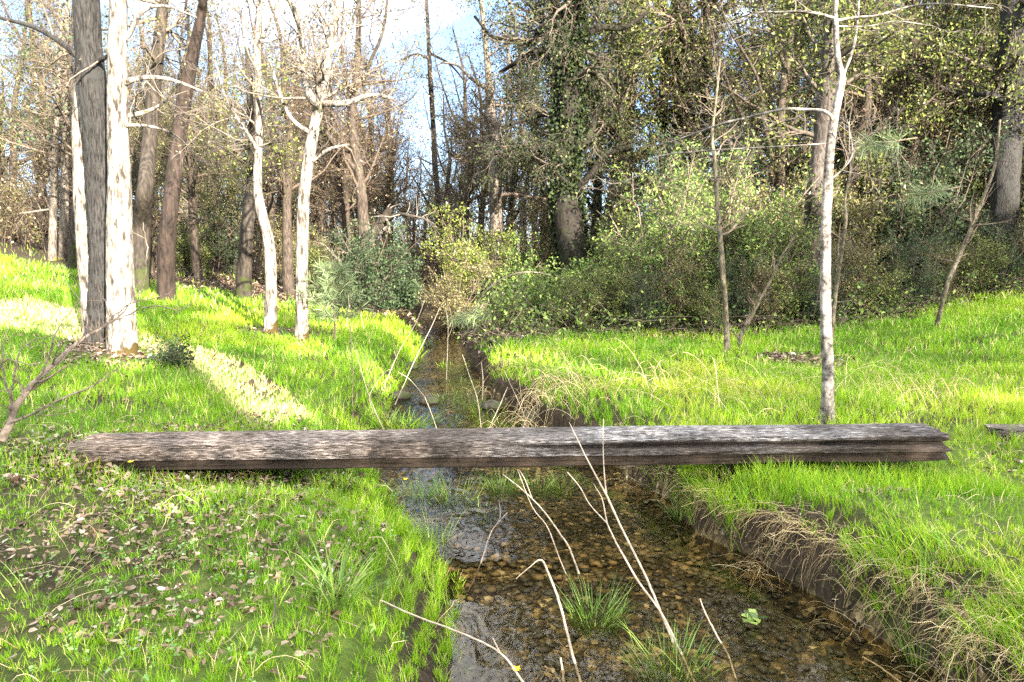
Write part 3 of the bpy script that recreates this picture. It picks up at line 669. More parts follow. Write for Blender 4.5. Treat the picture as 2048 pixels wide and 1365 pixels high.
def tree(name, label, cat, pts, bark, D=None, limbs=(), levels=(), twig=None, leaf=None, sides=20, rings=90, amp=.012, freq=9, stretch=5, flare=.35, above=None, seed=0, drift=.6, group=None, tstart=0.0, limb_mat=None):
    rng = np.random.default_rng(1000 + seed)
    if D is None: D = float(at_ground(pts[0][0], pts[0][1])[1])
    P, r = px_path(pts, D, rng, drift)
    P[0, 2] = min(P[0, 2], float(height(P[0, 0], P[0, 1]))) - .08
    if above:      # the part of the stem above the picture
        d = unit(P[-1] - P[-2]); d = unit(d + np.array([0, 0, .6]))
        P = np.vstack([P, P[-1] + d * above * .5 + rng.normal(0, .1, 3), P[-1] + d * above + rng.normal(0, .25, 3)]); r = np.concatenate([r, [r[-1] * .65, r[-1] * .2]])
    base = P[0].copy()
    root = thing(name, label, cat, base, group)
    X, rr = resample(P, r, rings)
    ac = Acc(); trunk_geo(ac, X - base, rr, sides, amp, freq, stretch, flare, seed)
    paths, rads = [resample(P, r, 24)], []
    for lm in limbs:
        dd = D
        LP, lr = px_path(lm, D, rng, .5)
        # start the limb on the trunk's own axis
        j = np.argmin(np.linalg.norm((X - LP[0])[:, [0, 2]], axis=1)); LP[0] = X[j]
        for q in range(1, len(LP)): LP[q, 1] += (rng.random() - .5) * .1 * D * .12 * q
        Y2, r2 = resample(LP, lr, 30)
        trunk_geo(ac, Y2 - base, r2, max(6, sides // 2), amp * .5, freq, stretch, 0, seed + 9, z0=-99)
        paths.append(resample(LP, lr, 24))
    ac.obj('trunk', bark, root)
    if levels:
        PP = np.stack([p[0] for p in paths]); RR = np.stack([p[1] for p in paths])
        if tstart > 0:
            k = int(tstart * 23); 
            PP0 = resample(PP[0, k:], RR[0, k:], 24); PP[0], RR[0] = PP0
        grow(rng, None, base, PP, RR, levels, twig, leaf, None, root)
    return root
def LV(M, t0, t1, ang, length, nseg=5, wander=.16, up=.02, r0=.45, rmin=.004, **k):
    return dict(M=M, t0=t0, t1=t1, ang=ang, length=length, nseg=nseg, wander=wander, up=up, r0=r0, rmin=rmin, **k)

bare = lambda n, L, rm=.004: [LV(n, .05, .98, (55, 15), (L*.6, L*1.2), 6, .2, .05, .35, rm), LV(n*7, .2, 1, (45, 15), (L*.3, L*.6), 5, .22, .03, .5, rm*.6), LV(n*30, .2, 1, (45, 18), (L*.1, L*.3), 4, .25, .0, .6, rm*.4)]
leafy = lambda n, L, rm=.005: [LV(n, .05, .98, (65, 15), (L*.6, L*1.2), 6, .2, .03, .35, rm), LV(n*7, .2, 1, (45, 15), (L*.3, L*.6), 5, .22, .0, .5, rm*.6), LV(n*36, .2, 1, (50, 18), (L*.1, L*.28), 3, .25, -.03, .6, rm*.4)]

# the dark and pale trunks standing together
DC = 9.35
tree('pale_trunk_tree', 'stout tree with sunlit white bark and moss at its foot, against the dark furrowed trunk', 'tree',
     [(246, 722, 60.9), (243, 640, 52.2), (241, 520, 47.9), (239, 400, 42.6), (236, 250, 36.5), (234, 100, 33.1), (236, -20, 29.6)], B_WHITE, DC,
     limbs=[[(240, 172, 14), (285, 158, 9), (340, 160, 7), (395, 178, 4)], [(242, 238, 12), (290, 222, 8), (325, 200, 5), (350, 170, 3)], [(242, 255, 9), (300, 254, 6), (350, 270, 4), (375, 300, 2)], [(238, 90, 12), (260, 70, 9), (290, 30, 7), (340, 20, 5), (400, 40, 3)]],
     levels=bare(20, 1.5), twig=TWIG_PALE, leaf=(OAKL, .5, (.03, .06), dict(spread=.05)), sides=48, rings=220, amp=.022, freq=13, stretch=7, flare=.22, above=5, seed=1, tstart=.55, drift=.1)
tree('dark_trunk_tree', 'tall tree with dark grey furrowed bark standing in the shade of the white trunk', 'tree',
     [(197, 712, 60), (203, 640, 54), (208, 520, 50), (204, 400, 50), (198, 280, 50), (186, 180, 48), (176, 80, 46), (170, -20, 45)], B_DARK, 9.8,
     limbs=[[(205, 130, 12), (215, 118, 8), (230, 112, 5)], [(185, 140, 16), (140, 100, 12), (80, 60, 9), (20, 45, 6), (-40, 30, 4)]],
     levels=bare(16, 1.6), twig=TWIG_BROWN, leaf=(OAKL, 1.0, (.03, .06), dict(spread=.06)), sides=48, rings=220, amp=.030, freq=15, stretch=8, flare=.25, above=5, seed=2, tstart=.7, drift=.1)
tree('pale_trunk_tree', 'slimmer pale tree half hidden behind the dark furrowed trunk', 'tree',
     [(186, 700, 36), (181, 600, 34), (172, 480, 33), (164, 380, 31), (161, 250, 28), (163, 120, 25), (160, -20, 22)], B_WHITE, 10.2,
     levels=bare(16, 1.6), twig=TWIG_PALE, leaf=(OAKL, 1.5, (.03, .06), dict(spread=.06)), sides=36, rings=180, amp=.016, freq=12, stretch=6, above=4, seed=3, tstart=.6, drift=.1)
# two pale trees on the far side of the bend
tree('bent_pale_tree', 'sunlit white tree with a crooked bend half way up its stem', 'tree',
     [(541, 668, 28.2), (542, 600, 22.9), (541, 520, 21.1), (535, 470, 20.2), (522, 420, 18.5), (515, 370, 16.7), (517, 280, 15.0), (517, 180, 13.2), (514, 80, 13.2), (520, -20, 11.4)], B_WHITE, None,
     limbs=[[(520, 300, 9), (490, 260, 6), (450, 200, 4), (430, 120, 3)], [(516, 100, 7), (545, 40, 5), (560, -20, 4)]],
     levels=bare(34, 1.5), twig=TWIG_PALE, leaf=(OAKL, .7, (.035, .07), dict(spread=.07)), sides=32, rings=160, amp=.012, freq=10, flare=.2, above=3, seed=4, tstart=.35, drift=.5)
tree('forked_pale_tree', 'sunlit white tree with orange moss at its foot and dark forked limbs above', 'tree',
     [(604, 688, 27.3), (604, 600, 23.8), (604, 500, 22.9), (607, 410, 22.0), (617, 320, 21.1), (632, 240, 20.2), (648, 170, 17.6), (660, 90, 14.1), (676, -20, 14.1)], B_WHITE, None,
     limbs=[[(636, 215, 20), (618, 190, 16), (604, 140, 13), (600, 60, 10), (580, -10, 8)], [(640, 205, 14), (690, 205, 11), (740, 190, 8), (790, 200, 5)], [(625, 270, 10), (585, 240, 8), (560, 190, 6), (540, 120, 5)], [(620, 330, 8), (660, 300, 6), (700, 290, 4)], [(655, 120, 9), (700, 60, 7), (730, -20, 5)]],
     levels=bare(50, 1.6), twig=TWIG_PALE, leaf=(OAKL, 1.0, (.035, .07), dict(spread=.08)), sides=32, rings=160, amp=.012, freq=10, flare=.2, above=3, seed=5, tstart=.4, drift=.5)
# darker trunks further back
tree('dark_pine_tree', 'straight dark brown trunk with a mossy lower half behind the white trunk', 'tree',
     [(279, 540, 32), (283, 460, 31), (290, 380, 29), (298, 300, 27), (306, 200, 25), (316, 110, 22), (326, -20, 20)], B_BROWN, 16.5,
     levels=leafy(26, 2.0), twig=TWIG_BROWN, leaf=(OAKL, 2.4, (.05, .10), dict(spread=.10)), sides=24, rings=120, amp=.02, freq=10, above=4, seed=6, tstart=.45)
tree('leaning_pine_tree', 'reddish brown trunk leaning slightly, bare up to the sky', 'tree',
     [(331, 580, 33), (333, 500, 30), (340, 420, 29), (352, 320, 28), (366, 220, 27), (384, 120, 22), (402, 30, 17), (408, -20, 15)], B_RED, 15.5,
     levels=bare(14, 1.4), twig=TWIG_BROWN, leaf=(OAKL, .6, (.05, .09), dict(spread=.1)), sides=24, rings=140, amp=.022, freq=9, above=4, seed=7, tstart=.75)
tree('dark_stem_tree', 'short dark trunk leaning behind the crooked white tree', 'tree',
     [(487, 612, 32), (489, 540, 28), (494, 460, 26), (502, 380, 22), (506, 300, 16), (500, 200, 12), (495, 100, 9)], B_BROWN, 17.5,
     levels=leafy(26, 1.8), twig=TWIG_DARK, leaf=(EVER, 1.6, (.05, .10), dict(spread=.12)), sides=24, rings=100, amp=.02, seed=8, tstart=.5)
# small trunks at the far edge of the slope
tree('hill_tree', 'small pale trunk with grey lower bark at the top of the grassy slope', 'tree', [(104, 528, 15), (106, 440, 14), (109, 340, 12), (115, 220, 10), (122, 100, 7), (120, -10, 5)], B_PALE, 21,
     limbs=[[(106, 420, 5), (80, 422, 4), (50, 428, 2)]], levels=leafy(26, 2.0), twig=TWIG_BROWN, leaf=(OAKL, 1.2, (.06, .11), dict(spread=.12)), sides=16, rings=60, seed=9, tstart=.35)
tree('hill_tree', 'thicker pale mottled trunk at the top of the grassy slope beside a darker one', 'tree', [(127, 530, 18), (128, 440, 16), (131, 330, 14), (133, 200, 12), (128, 80, 9), (140, -10, 7)], B_PALE, 21.8,
     levels=leafy(26, 2.2), twig=TWIG_BROWN, leaf=(OAKL, 1.2, (.06, .11), dict(spread=.12)), sides=16, rings=60, seed=10, tstart=.35)
tree('hill_tree', 'dark trunk at the top of the grassy slope next to the furrowed trunk', 'tree', [(150, 545, 26), (152, 460, 22), (158, 360, 18), (150, 240, 14), (140, 120, 10), (150, 0, 8)], B_BROWN, 19.5,
     levels=leafy(26, 2.2), twig=TWIG_DARK, leaf=(DARKEVER, 1.2, (.06, .11), dict(spread=.12)), sides=16, rings=60, seed=11, tstart=.4)
# centre
tree('slim_pine_tree', 'thin dark broken stem rising into the open sky', 'tree', [(884, 480, 10), (876, 400, 10), (870, 330, 11), (866, 240, 10), (860, 150, 9), (856, 60, 7), (852, -20, 6)], B_BROWN, 34,
     limbs=[[(866, 250, 8), (864, 200, 6), (864, 165, 5)], [(860, 130, 6), (830, 110, 4), (790, 125, 3)], [(858, 125, 6), (900, 130, 4), (930, 165, 3)]], levels=leafy(20, 2.2), twig=TWIG_BROWN, leaf=(FRESH, 1.2, (.06, .12), dict(spread=.25)), sides=12, rings=60, seed=12, tstart=.1)
tree('lit_trunk_tree', 'grey trunk with a fork, lit by the sun beyond the yellow green bush', 'tree', [(994, 520, 28), (992, 440, 25), (988, 360, 22), (984, 280, 22), (980, 220, 20), (978, 160, 14), (970, 80, 10), (960, -20, 8)], B_PALE, 25,
     limbs=[[(986, 300, 11), (1000, 240, 10), (1012, 200, 8), (1020, 140, 6), (1010, 60, 5)], [(980, 180, 10), (945, 160, 7), (915, 130, 5), (880, 120, 4)]], levels=leafy(34, 2.4), twig=TWIG_BROWN, leaf=(OAKL, 1.6, (.06, .12), dict(spread=.2)), sides=20, rings=90, seed=13, tstart=.3)
tree('lit_trunk_tree', 'slim forked pale stem standing between the lit grey trunk and the mossy oak', 'tree', [(1050, 520, 16), (1046, 440, 14), (1048, 400, 13), (1058, 350, 10), (1070, 280, 8), (1075, 200, 6)], B_PALE, 28,
     levels=leafy(20, 2.2), twig=TWIG_BROWN, leaf=(OAKL, 1.8, (.06, .12), dict(spread=.2)), sides=14, rings=60, seed=14, tstart=.3)
def hang(br, allP):     # lichen strands hanging from the limbs
    pass
tree('mossy_oak_tree', 'massive dark oak with moss, gnarled limbs and hanging twigs beside the stream', 'tree',
     [(1156, 592, 60.7), (1150, 530, 51.5), (1138, 450, 49.7), (1128, 370, 49.7), (1130, 300, 46.0), (1136, 220, 42.3), (1142, 140, 36.8), (1140, 60, 29.4), (1150, -20, 23.9)], B_OAK, 20.5,
     limbs=[[(1142, 130, 26), (1140, 80, 22), (1118, 52, 19), (1090, 50, 16), (1060, 78, 13), (1020, 82, 10), (985, 70, 7), (950, 40, 5)], [(1138, 200, 18), (1110, 120, 15), (1070, 105, 12), (1030, 130, 8), (1000, 140, 6)],
            [(1130, 290, 16), (1090, 300, 12), (1040, 295, 9), (990, 310, 6)], [(1128, 330, 16), (1170, 290, 14), (1195, 220, 12), (1215, 150, 10), (1230, 60, 8)], [(1130, 400, 14), (1180, 350, 12), (1210, 310, 9), (1260, 300, 6)], [(1132, 260, 12), (1100, 230, 9), (1060, 235, 7), (1020, 250, 5)], [(1142, 100, 16), (1190, 60, 13), (1250, 50, 9), (1300, 20, 6)]],
     levels=[LV(70, .05, .98, (60, 20), (1.0, 2.6), 7, .28, -.02, .35, .010), LV(560, .2, 1, (50, 18), (.5, 1.3), 6, .25, -.10, .5, .006), LV(3200, .2, 1, (50, 20), (.2, .7), 4, .22, -.16, .6, .004)],
     twig=TWIG_DARK, leaf=(OAKSHADE, 4.2, (.05, .10), dict(spread=.10)), sides=36, rings=160, amp=.06, freq=8, stretch=3, flare=.3, above=8, seed=15, tstart=.28, drift=1.0)
tree('grey_trunk_tree', 'plain grey trunk in the shade between the mossy oak and the green thicket', 'tree', [(1208, 560, 26), (1212, 480, 24), (1224, 400, 22), (1236, 320, 20), (1240, 220, 17), (1246, 100, 14), (1240, -10, 12)], B_BROWN, 22.5,
     levels=leafy(44, 2.4), twig=TWIG_DARK, leaf=(EVER, 4.0, (.07, .13), dict(spread=.14)), sides=20, rings=80, seed=16, tstart=.35)
# ivy climbing the oak's stem
def ivy(root, pts, D, zmin, zmax, n):
    rng = np.random.default_rng(77); P, r = px_path(pts, D, rng, 0); X, rr = resample(P, r, 80); base = np.array(root.location)
    k = rng.integers(0, 80, n); m = (X[k, 2] > zmin) & (X[k, 2] < zmax); k = k[m]; n = len(k); a = rng.random(n) * 6.28
    keep = fbm(np.cos(a) * 1.6, np.sin(a) * 1.6, X[k, 2] * 1.1, s=8, o=2) > .38; k, a = k[keep], a[keep]; n = len(k)
    nr = np.stack([np.cos(a), np.sin(a), 0 * a], -1); c = X[k] + nr * (rr[k] * 1.05 + .02 + .10 * rng.random(n) ** 2)[:, None] + rng.normal(0, .04, (n, 3))
    d = unit(nr * .5 + rng.normal(0, .4, (n, 3)) + [0, 0, -.8]); lv = Acc(); V, q, t = leaf_quads(rng, c - base, d, (.06, .12), .8, .12); lv.add(V, q, t); lv.obj('ivy', OAKSHADE, root)
OAK = [o for o in C.objects if o.name == 'mossy_oak_tree'][0]
ivy(OAK, [(1156, 592, 60), (1138, 450, 50), (1130, 300, 46), (1142, 140, 36), (1150, -20, 24)], 20.5, .3, 9.5, 11000)
# saplings on the meadow
tree('meadow_sapling', 'thin straight grey sapling at the edge of the meadow before the green thicket', 'sapling', [(1456, 708, 12.5), (1452, 640, 10.9), (1447, 560, 10.1), (1441, 480, 9.4), (1434, 400, 8.6), (1430, 330, 7.8), (1424, 270, 6.2), (1432, 200, 4.7), (1440, 120, 3.1)], B_SAP, None,
     levels=[LV(22, .05, .98, (65, 15), (.5, 1.1), 6, .18, .05, .4, .004), LV(120, .2, 1, (45, 15), (.2, .5), 5, .2, .02, .5, .003)], twig=TWIG_BROWN, leaf=(EVER, 1.2, (.03, .06), dict(spread=.03)), sides=16, rings=90, amp=.006, seed=17, tstart=.35, drift=.3)
tree('meadow_sapling', 'short bare crooked sapling leaning beside the straight grey one', 'sapling', [(1478, 700, 10), (1482, 672, 9), (1500, 640, 7), (1520, 600, 6), (1540, 565, 5), (1560, 520, 4), (1590, 470, 3)], B_SAP, None,
     levels=[LV(10, .1, .98, (50, 15), (.3, .7), 5, .18, .05, .5, .003), LV(40, .2, 1, (45, 15), (.1, .3), 4, .2, .02, .5, .002)], twig=TWIG_BROWN, sides=10, rings=50, amp=.004, seed=18, drift=.3)
OT = tree('slender_meadow_tree', 'slender tree with banded bark alone on the meadow just past the footbridge', 'tree',
     [(1655, 848, 28.9), (1655, 800, 23.8), (1656, 740, 22.9), (1652, 660, 21.2), (1651, 560, 20.4), (1652, 460, 18.7), (1655, 380, 18.7), (1660, 300, 17.0), (1668, 240, 16.1), (1680, 180, 14.4), (1684, 152, 12.8), (1676, 120, 11.0), (1672, 60, 10.2), (1674, -20, 8.5)], B_SLIM, None,
     limbs=[[(1664, 246, 7.3), (1652, 225, 6.6), (1610, 216, 5.9), (1560, 222, 5.3), (1500, 232, 4.6), (1440, 252, 4.0), (1390, 268, 3.3), (1330, 285, 2.4), (1270, 290, 1.6)],
            [(1400, 266, 2.6), (1330, 310, 2.6), (1280, 350, 2.4), (1225, 368, 2.0), (1180, 350, 1.3)],
            [(1684, 156, 5.9), (1700, 110, 5.3), (1715, 70, 4.6), (1728, 20, 4.0), (1735, -20, 3.3)],
            [(1674, 40, 5.3), (1710, 34, 4.6), (1760, 28, 4.0), (1820, 12, 3.3), (1880, 8, 2.3), (1960, 30, 1.6)],
            [(1664, 35, 5.3), (1620, 26, 4.6), (1560, 24, 3.3), (1500, 36, 2.6), (1450, 60, 2.0)],
            [(1654, 364, 4.0), (1680, 345, 3.3), (1700, 310, 3.0), (1708, 250, 2.6), (1720, 200, 2.0)],
            [(1715, 45, 3.3), (1735, 52, 2.6), (1790, 45, 2.0), (1850, 60, 1.3)]],
     levels=[LV(44, .12, .98, (55, 16), (.3, .9), 6, .2, .05, .5, .0035), LV(210, .2, 1, (48, 15), (.15, .4), 5, .22, .03, .6, .0025), LV(500, .3, 1, (48, 15), (.06, .16), 3, .2, .03, .7, .002)],
     twig=TWIG_PALE, sides=28, rings=200, amp=.007, freq=8, stretch=1.2, flare=.35, above=3, seed=19, tstart=.55, drift=.15)
tree('leaning_sapling', 'thin bare stem leaning up just behind the slender meadow tree', 'sapling', [(1662, 650, 9), (1672, 580, 8), (1684, 500, 7), (1692, 440, 6), (1690, 400, 5), (1700, 350, 4), (1712, 280, 3)], B_SAP, 11,
     levels=[LV(14, .3, .98, (50, 15), (.3, .9), 5, .18, .05, .5, .003), LV(50, .2, 1, (45, 15), (.1, .4), 4, .2, .02, .5, .002)], twig=TWIG_BROWN, sides=10, rings=50, amp=.003, seed=20)
tree('grey_trunk_tree', 'grey trunk with orange moss at its foot directly behind the slender meadow tree', 'tree', [(1608, 650, 52), (1618, 580, 44), (1626, 480, 38), (1632, 380, 34), (1644, 280, 32), (1652, 180, 30), (1660, 80, 26), (1664, -20, 22)], bark_mat('mossy_grey_bark', (.014, .012, .011), (.075, .065, .058), moss=(.06, .045, .008), moss_h=.9), 15.8,
     levels=leafy(36, 2.0), twig=TWIG_DARK, leaf=(EVER, 4.4, (.06, .11), dict(spread=.12)), sides=32, rings=140, amp=.024, freq=11, stretch=7, seed=21, tstart=.4, above=3)
tree('broad_grey_tree', 'thick grey trunk in the dark wood, the stoutest beyond the meadow rise', 'tree', [(1990, 560, 62), (1998, 460, 56), (2008, 340, 54), (2016, 220, 52), (2024, 100, 48), (2034, -20, 44)], B_DARK, 17.0,
     limbs=[[(2018, 200, 16), (1970, 190, 12), (1930, 190, 9), (1890, 170, 6)]], levels=leafy(36, 2.2), twig=TWIG_DARK, leaf=(EVER, 4.4, (.06, .11), dict(spread=.12)), sides=32, rings=140, amp=.03, freq=11, seed=22, tstart=.4, above=3)
tree('grey_trunk_tree', 'narrow grey trunk rising behind the stoutest one beyond the meadow rise', 'tree', [(1978, 540, 28), (1978, 400, 26), (1980, 260, 24), (1978, 120, 22), (1976, -20, 20)], B_BROWN, 19.5,
     levels=leafy(36, 2.2), twig=TWIG_DARK, leaf=(EVER, 4.4, (.07, .12), dict(spread=.13)), sides=20, rings=80, amp=.02, seed=23, tstart=.4, above=2)
tree('slanting_tree', 'dark stem slanting up across the crowns beyond the meadow rise', 'tree', [(1770, 600, 20), (1800, 440, 17), (1835, 260, 15), (1870, 130, 13), (1915, 60, 11), (1965, -20, 9)], B_BROWN, 18.5,
     limbs=[[(1850, 200, 9), (1870, 100, 7), (1888, 20, 5), (1895, -20, 4)]], levels=leafy(40, 2.0), twig=TWIG_DARK, leaf=(EVER, 3.6, (.06, .11), dict(spread=.13)), sides=16, rings=80, amp=.012, seed=24, tstart=.4)
tree('leaning_sapling', 'thin stem slanting up out of the meadow rise toward the dark wood', 'sapling', [(1872, 632, 9), (1895, 570, 8.5), (1920, 510, 8), (1945, 450, 7), (1965, 400, 6), (1990, 330, 5), (2000, 240, 4)], B_SAP, 12.6,
     levels=[LV(14, .3, .98, (50, 15), (.3, .9), 5, .18, .05, .5, .003), LV(50, .2, 1, (45, 15), (.1, .4), 4, .2, .02, .5, .002)], twig=TWIG_BROWN, sides=10, rings=50, amp=.003, seed=25)
# fallen leaning trunk over the dark bush
tree('leaning_snag', 'dead dark trunk leaning over the dark green bush with a pale broken tip', 'dead tree', [(684, 600, 24), (700, 550, 22), (725, 500, 20), (752, 460, 17), (780, 418, 13)], B_BROWN, 19.5,
     limbs=[[(762, 448, 9), (790, 430, 8), (820, 432, 6), (850, 440, 4), (880, 470, 3)]], levels=[LV(16, .3, 1, (60, 20), (.5, 1.4), 6, .25, -.02, .4, .005), LV(70, .2, 1, (45, 15), (.2, .6), 4, .2, 0, .5, .003)], twig=TWIG_PALE, sides=18, rings=60, amp=.02, seed=26)

# ------------------------------------------------------------------ shrubs and copied trees
def shrub(name, label, cat, loc, hgt, wid, mat, twig, seed, stems=10, leaf=(.05, .10), per=3.0, group=None, ratio=.45, n3=1500, spread=.06, low=.05):
    rng = np.random.default_rng(3000 + seed)
    base = np.array([loc[0], loc[1], float(height(loc[0], loc[1])) - .03])
    root = thing(name, label, cat, base, group)
    P = np.zeros((stems, 8, 3)); az = rng.random(stems) * 6.28; t = np.linspace(0, 1, 8)
    rad = wid * .5 * (.25 + .75 * rng.random(stems)); hh = hgt * (.40 + .68 * rng.random(stems))
    P[:, :, 0] = np.cos(az)[:, None] * rad[:, None] * t ** 1.2; P[:, :, 1] = np.sin(az)[:, None] * rad[:, None] * t ** 1.2; P[:, :, 2] = hh[:, None] * t
    P[:, 1:] += rng.normal(0, .04 * hgt, (stems, 7, 3)) * t[None, 1:, None]
    Rr = np.repeat((.012 + .01 * rng.random(stems))[:, None] * hgt / 2.2, 8, 1) * np.linspace(1, .3, 8)[None]
    st = Acc(); st.add(*tubes(P, Rr, 6)); st.obj('stem', twig, root)
    br, lv = Acc(), Acc()
    P1, R1 = sprout(rng, P, Rr, stems * 8, .12, 1, (60, 18), (hgt*.2, hgt*.45), 5, .22, .04, .55, .004, flat=.2)
    P2, R2 = sprout(rng, P1, R1, n3, .15, 1, (50, 20), (hgt*.07, hgt*.2), 4, .24, .02, .6, .002)
    br.add(*tubes(P1, R1, 4)); br.add(*tubes(P2, R2, 3)); cr = br.obj('crown', twig, root)
    V, q, tt = leaves_on(rng, P2, per, leaf, spread=spread, ratio=ratio)
    lv.add(V, q, tt); V, q, tt = leaves_on(rng, P1, per * 1.5, leaf, spread=spread * 1.5, ratio=ratio); lv.add(V, q, tt)
    lv.obj('foliage', mat, cr)
    return root
def place(proto, first, loc, rz, sc, label=None, group=None):
    o = proto if first else copy_tree(proto)
    o.location = (float(loc[0]), float(loc[1]), float(height(loc[0], loc[1])) - .05); o.rotation_euler = (0, 0, rz); o.scale = (sc, sc, sc * (.92 + .16 * R.random()))
    if label: o['label'] = label
    if group: o['group'] = group
    return o

def at_px(px, Y): return at_depth(px, 500, Y)[0], Y
x, y = at_px(740, 17.8); shrub('dark_shrub', 'rounded dark green shrub under the leaning dead trunk', 'shrub', (x, y), 2.2, 2.6, DARKEVER, TWIG_DARK, 1, stems=16, n3=2600, per=3.4, leaf=(.04, .09))
x, y = at_px(800, 19); shrub('dark_shrub', 'low dark shrub at the far bend of the stream', 'shrub', (x, y), 1.3, 1.8, DARKEVER, TWIG_DARK, 2, stems=12, n3=1500, per=3)
x, y = at_px(945, 22); shrub('sunlit_shrub', 'yellow green shrub catching the sun above the stream', 'shrub', (x, y), 2.7, 3.4, YELLOWG, TWIG_BROWN, 3, stems=18, n3=2600, per=2.6, leaf=(.05, .11))
x, y = at_px(1020, 21); shrub('sunlit_shrub', 'smaller olive shrub between the yellow green one and the mossy oak', 'shrub', (x, y), 1.9, 2.6, FRESH, TWIG_BROWN, 4, stems=14, n3=1800, per=2.6)
x, y = at_px(910, 19.5); shrub('stream_shrub', 'dark leafy shrub overhanging the stream where it bends', 'shrub', (x, y), 1.7, 2.4, OAKL, TWIG_BROWN, 41, stems=16, n3=2400, per=2.2, leaf=(.04, .08))
x, y = at_px(1085, 15.6); shrub('green_shrub', 'broad green shrub with upright shoots on the stream bank before the oak', 'shrub', (x, y), 1.35, 2.6, FRESH, TWIG_BROWN, 5, stems=22, n3=2000, per=2.6, leaf=(.05, .11), ratio=.34)
x, y = at_px(1195, 16.4); shrub('green_shrub', 'leafy green shrub at the foot of the mossy oak', 'shrub', (x, y), 1.3, 1.8, FRESH, TWIG_BROWN, 6, stems=14, n3=1300, per=2.6, leaf=(.06, .12), ratio=.34)
x, y = at_px(1010, 14.6); shrub('bank_shrub', 'scraggy brown and green shrub at the edge of the stream', 'shrub', (x, y), .9, 1.6, FRESH, TWIG_BROWN, 7, stems=18, n3=1000, per=1.2, leaf=(.04, .08))
for k, (px, Y, h, w, lab) in enumerate([(1310, 15.0, 3.3, 2.6, 'tall fresh green thicket shrub nearest the mossy oak'), (1420, 15.8, 3.6, 3.0, 'tallest fresh green thicket shrub, behind the straight grey sapling'), (1530, 15.4, 3.2, 2.8, 'fresh green thicket shrub just short of the slender meadow tree')]):
    x, y = at_px(px, Y); shrub('thicket_shrub', lab, 'shrub', (x, y), h, w, FRESH, TWIG_BROWN, 10 + k, stems=18, n3=3200, per=3.0, leaf=(.05, .10), ratio=.36, group='green thicket shrubs along the meadow edge')
ES = [shrub('evergreen_shrub', 'dense dark evergreen shrub in the shade under the trees past the meadow', 'shrub', (8, 18), 3.4, 3.2, [EVER, DARKEVER, OAKL][k], TWIG_DARK, 20 + k, stems=16, n3=2800, per=2.8, leaf=(.05, .11), group='dark evergreen shrubs under the trees past the meadow') for k in range(3)]
EP = [(1280, 18.5, 0, 1.0), (1380, 18.2, 1, 1.15), (1490, 18.5, 2, 1.1), (1590, 17.6, 0, .9), (1680, 16.8, 2, .9), (1740, 18, 0, 1.2), (1830, 17.2, 1, 1.0), (1900, 18.6, 2, 1.2), (1960, 18.2, 0, 1.15), (2060, 17.2, 1, 1.1), (2130, 18.4, 2, 1.25), (1220, 24, 1, 1.0), (1100, 25, 2, .9), (1330, 22, 2, 1.3), (1450, 22, 0, 1.4), (1570, 22, 1, 1.4), (1690, 22, 2, 1.4), (1810, 22, 0, 1.5), (1930, 22, 1, 1.4), (2050, 22, 2, 1.5)]
used = set()
for px, Y, k, s in EP:
    x, y = at_px(px, Y); place(ES[k], k not in used, (x, y), R.random() * 6.28, s); used.add(k)
for k, (px, Y, s) in enumerate([(1230, 14.6, .42), (1290, 14.2, .36), (1350, 14.5, .45), (1410, 14.3, .35), (1470, 14.6, .42), (1530, 14.4, .40), (1590, 14.7, .45), (1640, 14.4, .36), (1700, 14.9, .48), (1760, 14.8, .42), (1820, 15.2, .5), (1880, 15.8, .42), (1940, 16.0, .5), (2010, 16.2, .45), (2070, 16.4, .5), (1150, 14.4, .36)]):
    x, y = at_px(px, Y); place(ES[k % 3], False, (x, y), R.random() * 6.28, s, 'low scrubby shrub where the meadow grass ends and the shaded wood begins', 'low scrub at the meadow edge')
for k, (px, Y, s) in enumerate([(380, 22, .6), (450, 24, .7), (560, 23, .6), (620, 21, .55), (250, 24, .6), (20, 26, .7)]):
    x, y = at_px(px, Y); place(ES[k % 3], False, (x, y), R.random() * 6.28, s, 'low evergreen shrub on the forest floor among the dark trunks beyond the bright grass', 'low evergreen shrubs among the dark trunks')

def free_tree(name, label, cat, seed, H, rad, bark, twig, mat, per, leaf, n1, L, group, lean=.25, t0=.3, rm=.006, spread=.12, limbs=3):
    rng = np.random.default_rng(5000 + seed)
    n = 7; t = np.linspace(0, 1, n)
    P = np.stack([np.cumsum(rng.normal(0, lean, n)) * t, np.cumsum(rng.normal(0, lean, n)) * t, H * t - .1], -1); r = rad * (1 - .85 * t)
    root = thing(name, label, cat, (0, 0, 0), group)
    X, rr = resample(P, r, 50); ac = Acc(); trunk_geo(ac, X, rr, 14, .02, 9, 5, .3, seed)
    T, tr = resample(P, r, 24); PP, RR = [T], [tr]
    LP, LR = sprout(rng, T[None], tr[None], limbs, .25, .6, (35, 10), (H * .35, H * .55), 8, .12, .10, .6, .02, shrink=.2)
    for p, q in zip(LP, LR):
        Y2, r2 = resample(p, q, 30); trunk_geo(ac, Y2, r2, 8, .012, 9, 5, 0, seed + 3, z0=-99); a, b = resample(p, q, 24); PP.append(a); RR.append(b)
    ac.obj('trunk', bark, root)
    PP = np.stack(PP); RR = np.stack(RR); k = int(t0 * 23); PP[0], RR[0] = resample(PP[0, k:], RR[0, k:], 24)
    grow(rng, None, np.zeros(3), PP, RR, [LV(n1, .05, .98, (60, 15), (L*.6, L*1.2), 6, .2, .04, .4, rm), LV(n1*8, .2, 1, (45, 15), (L*.3, L*.6), 5, .22, .01, .5, rm*.6), LV(n1*44, .2, 1, (50, 18), (L*.1, L*.28), 3, .25, -.02, .6, rm*.4)], twig, (mat, per, leaf, dict(spread=spread)) if mat else None, None, root)
    return root
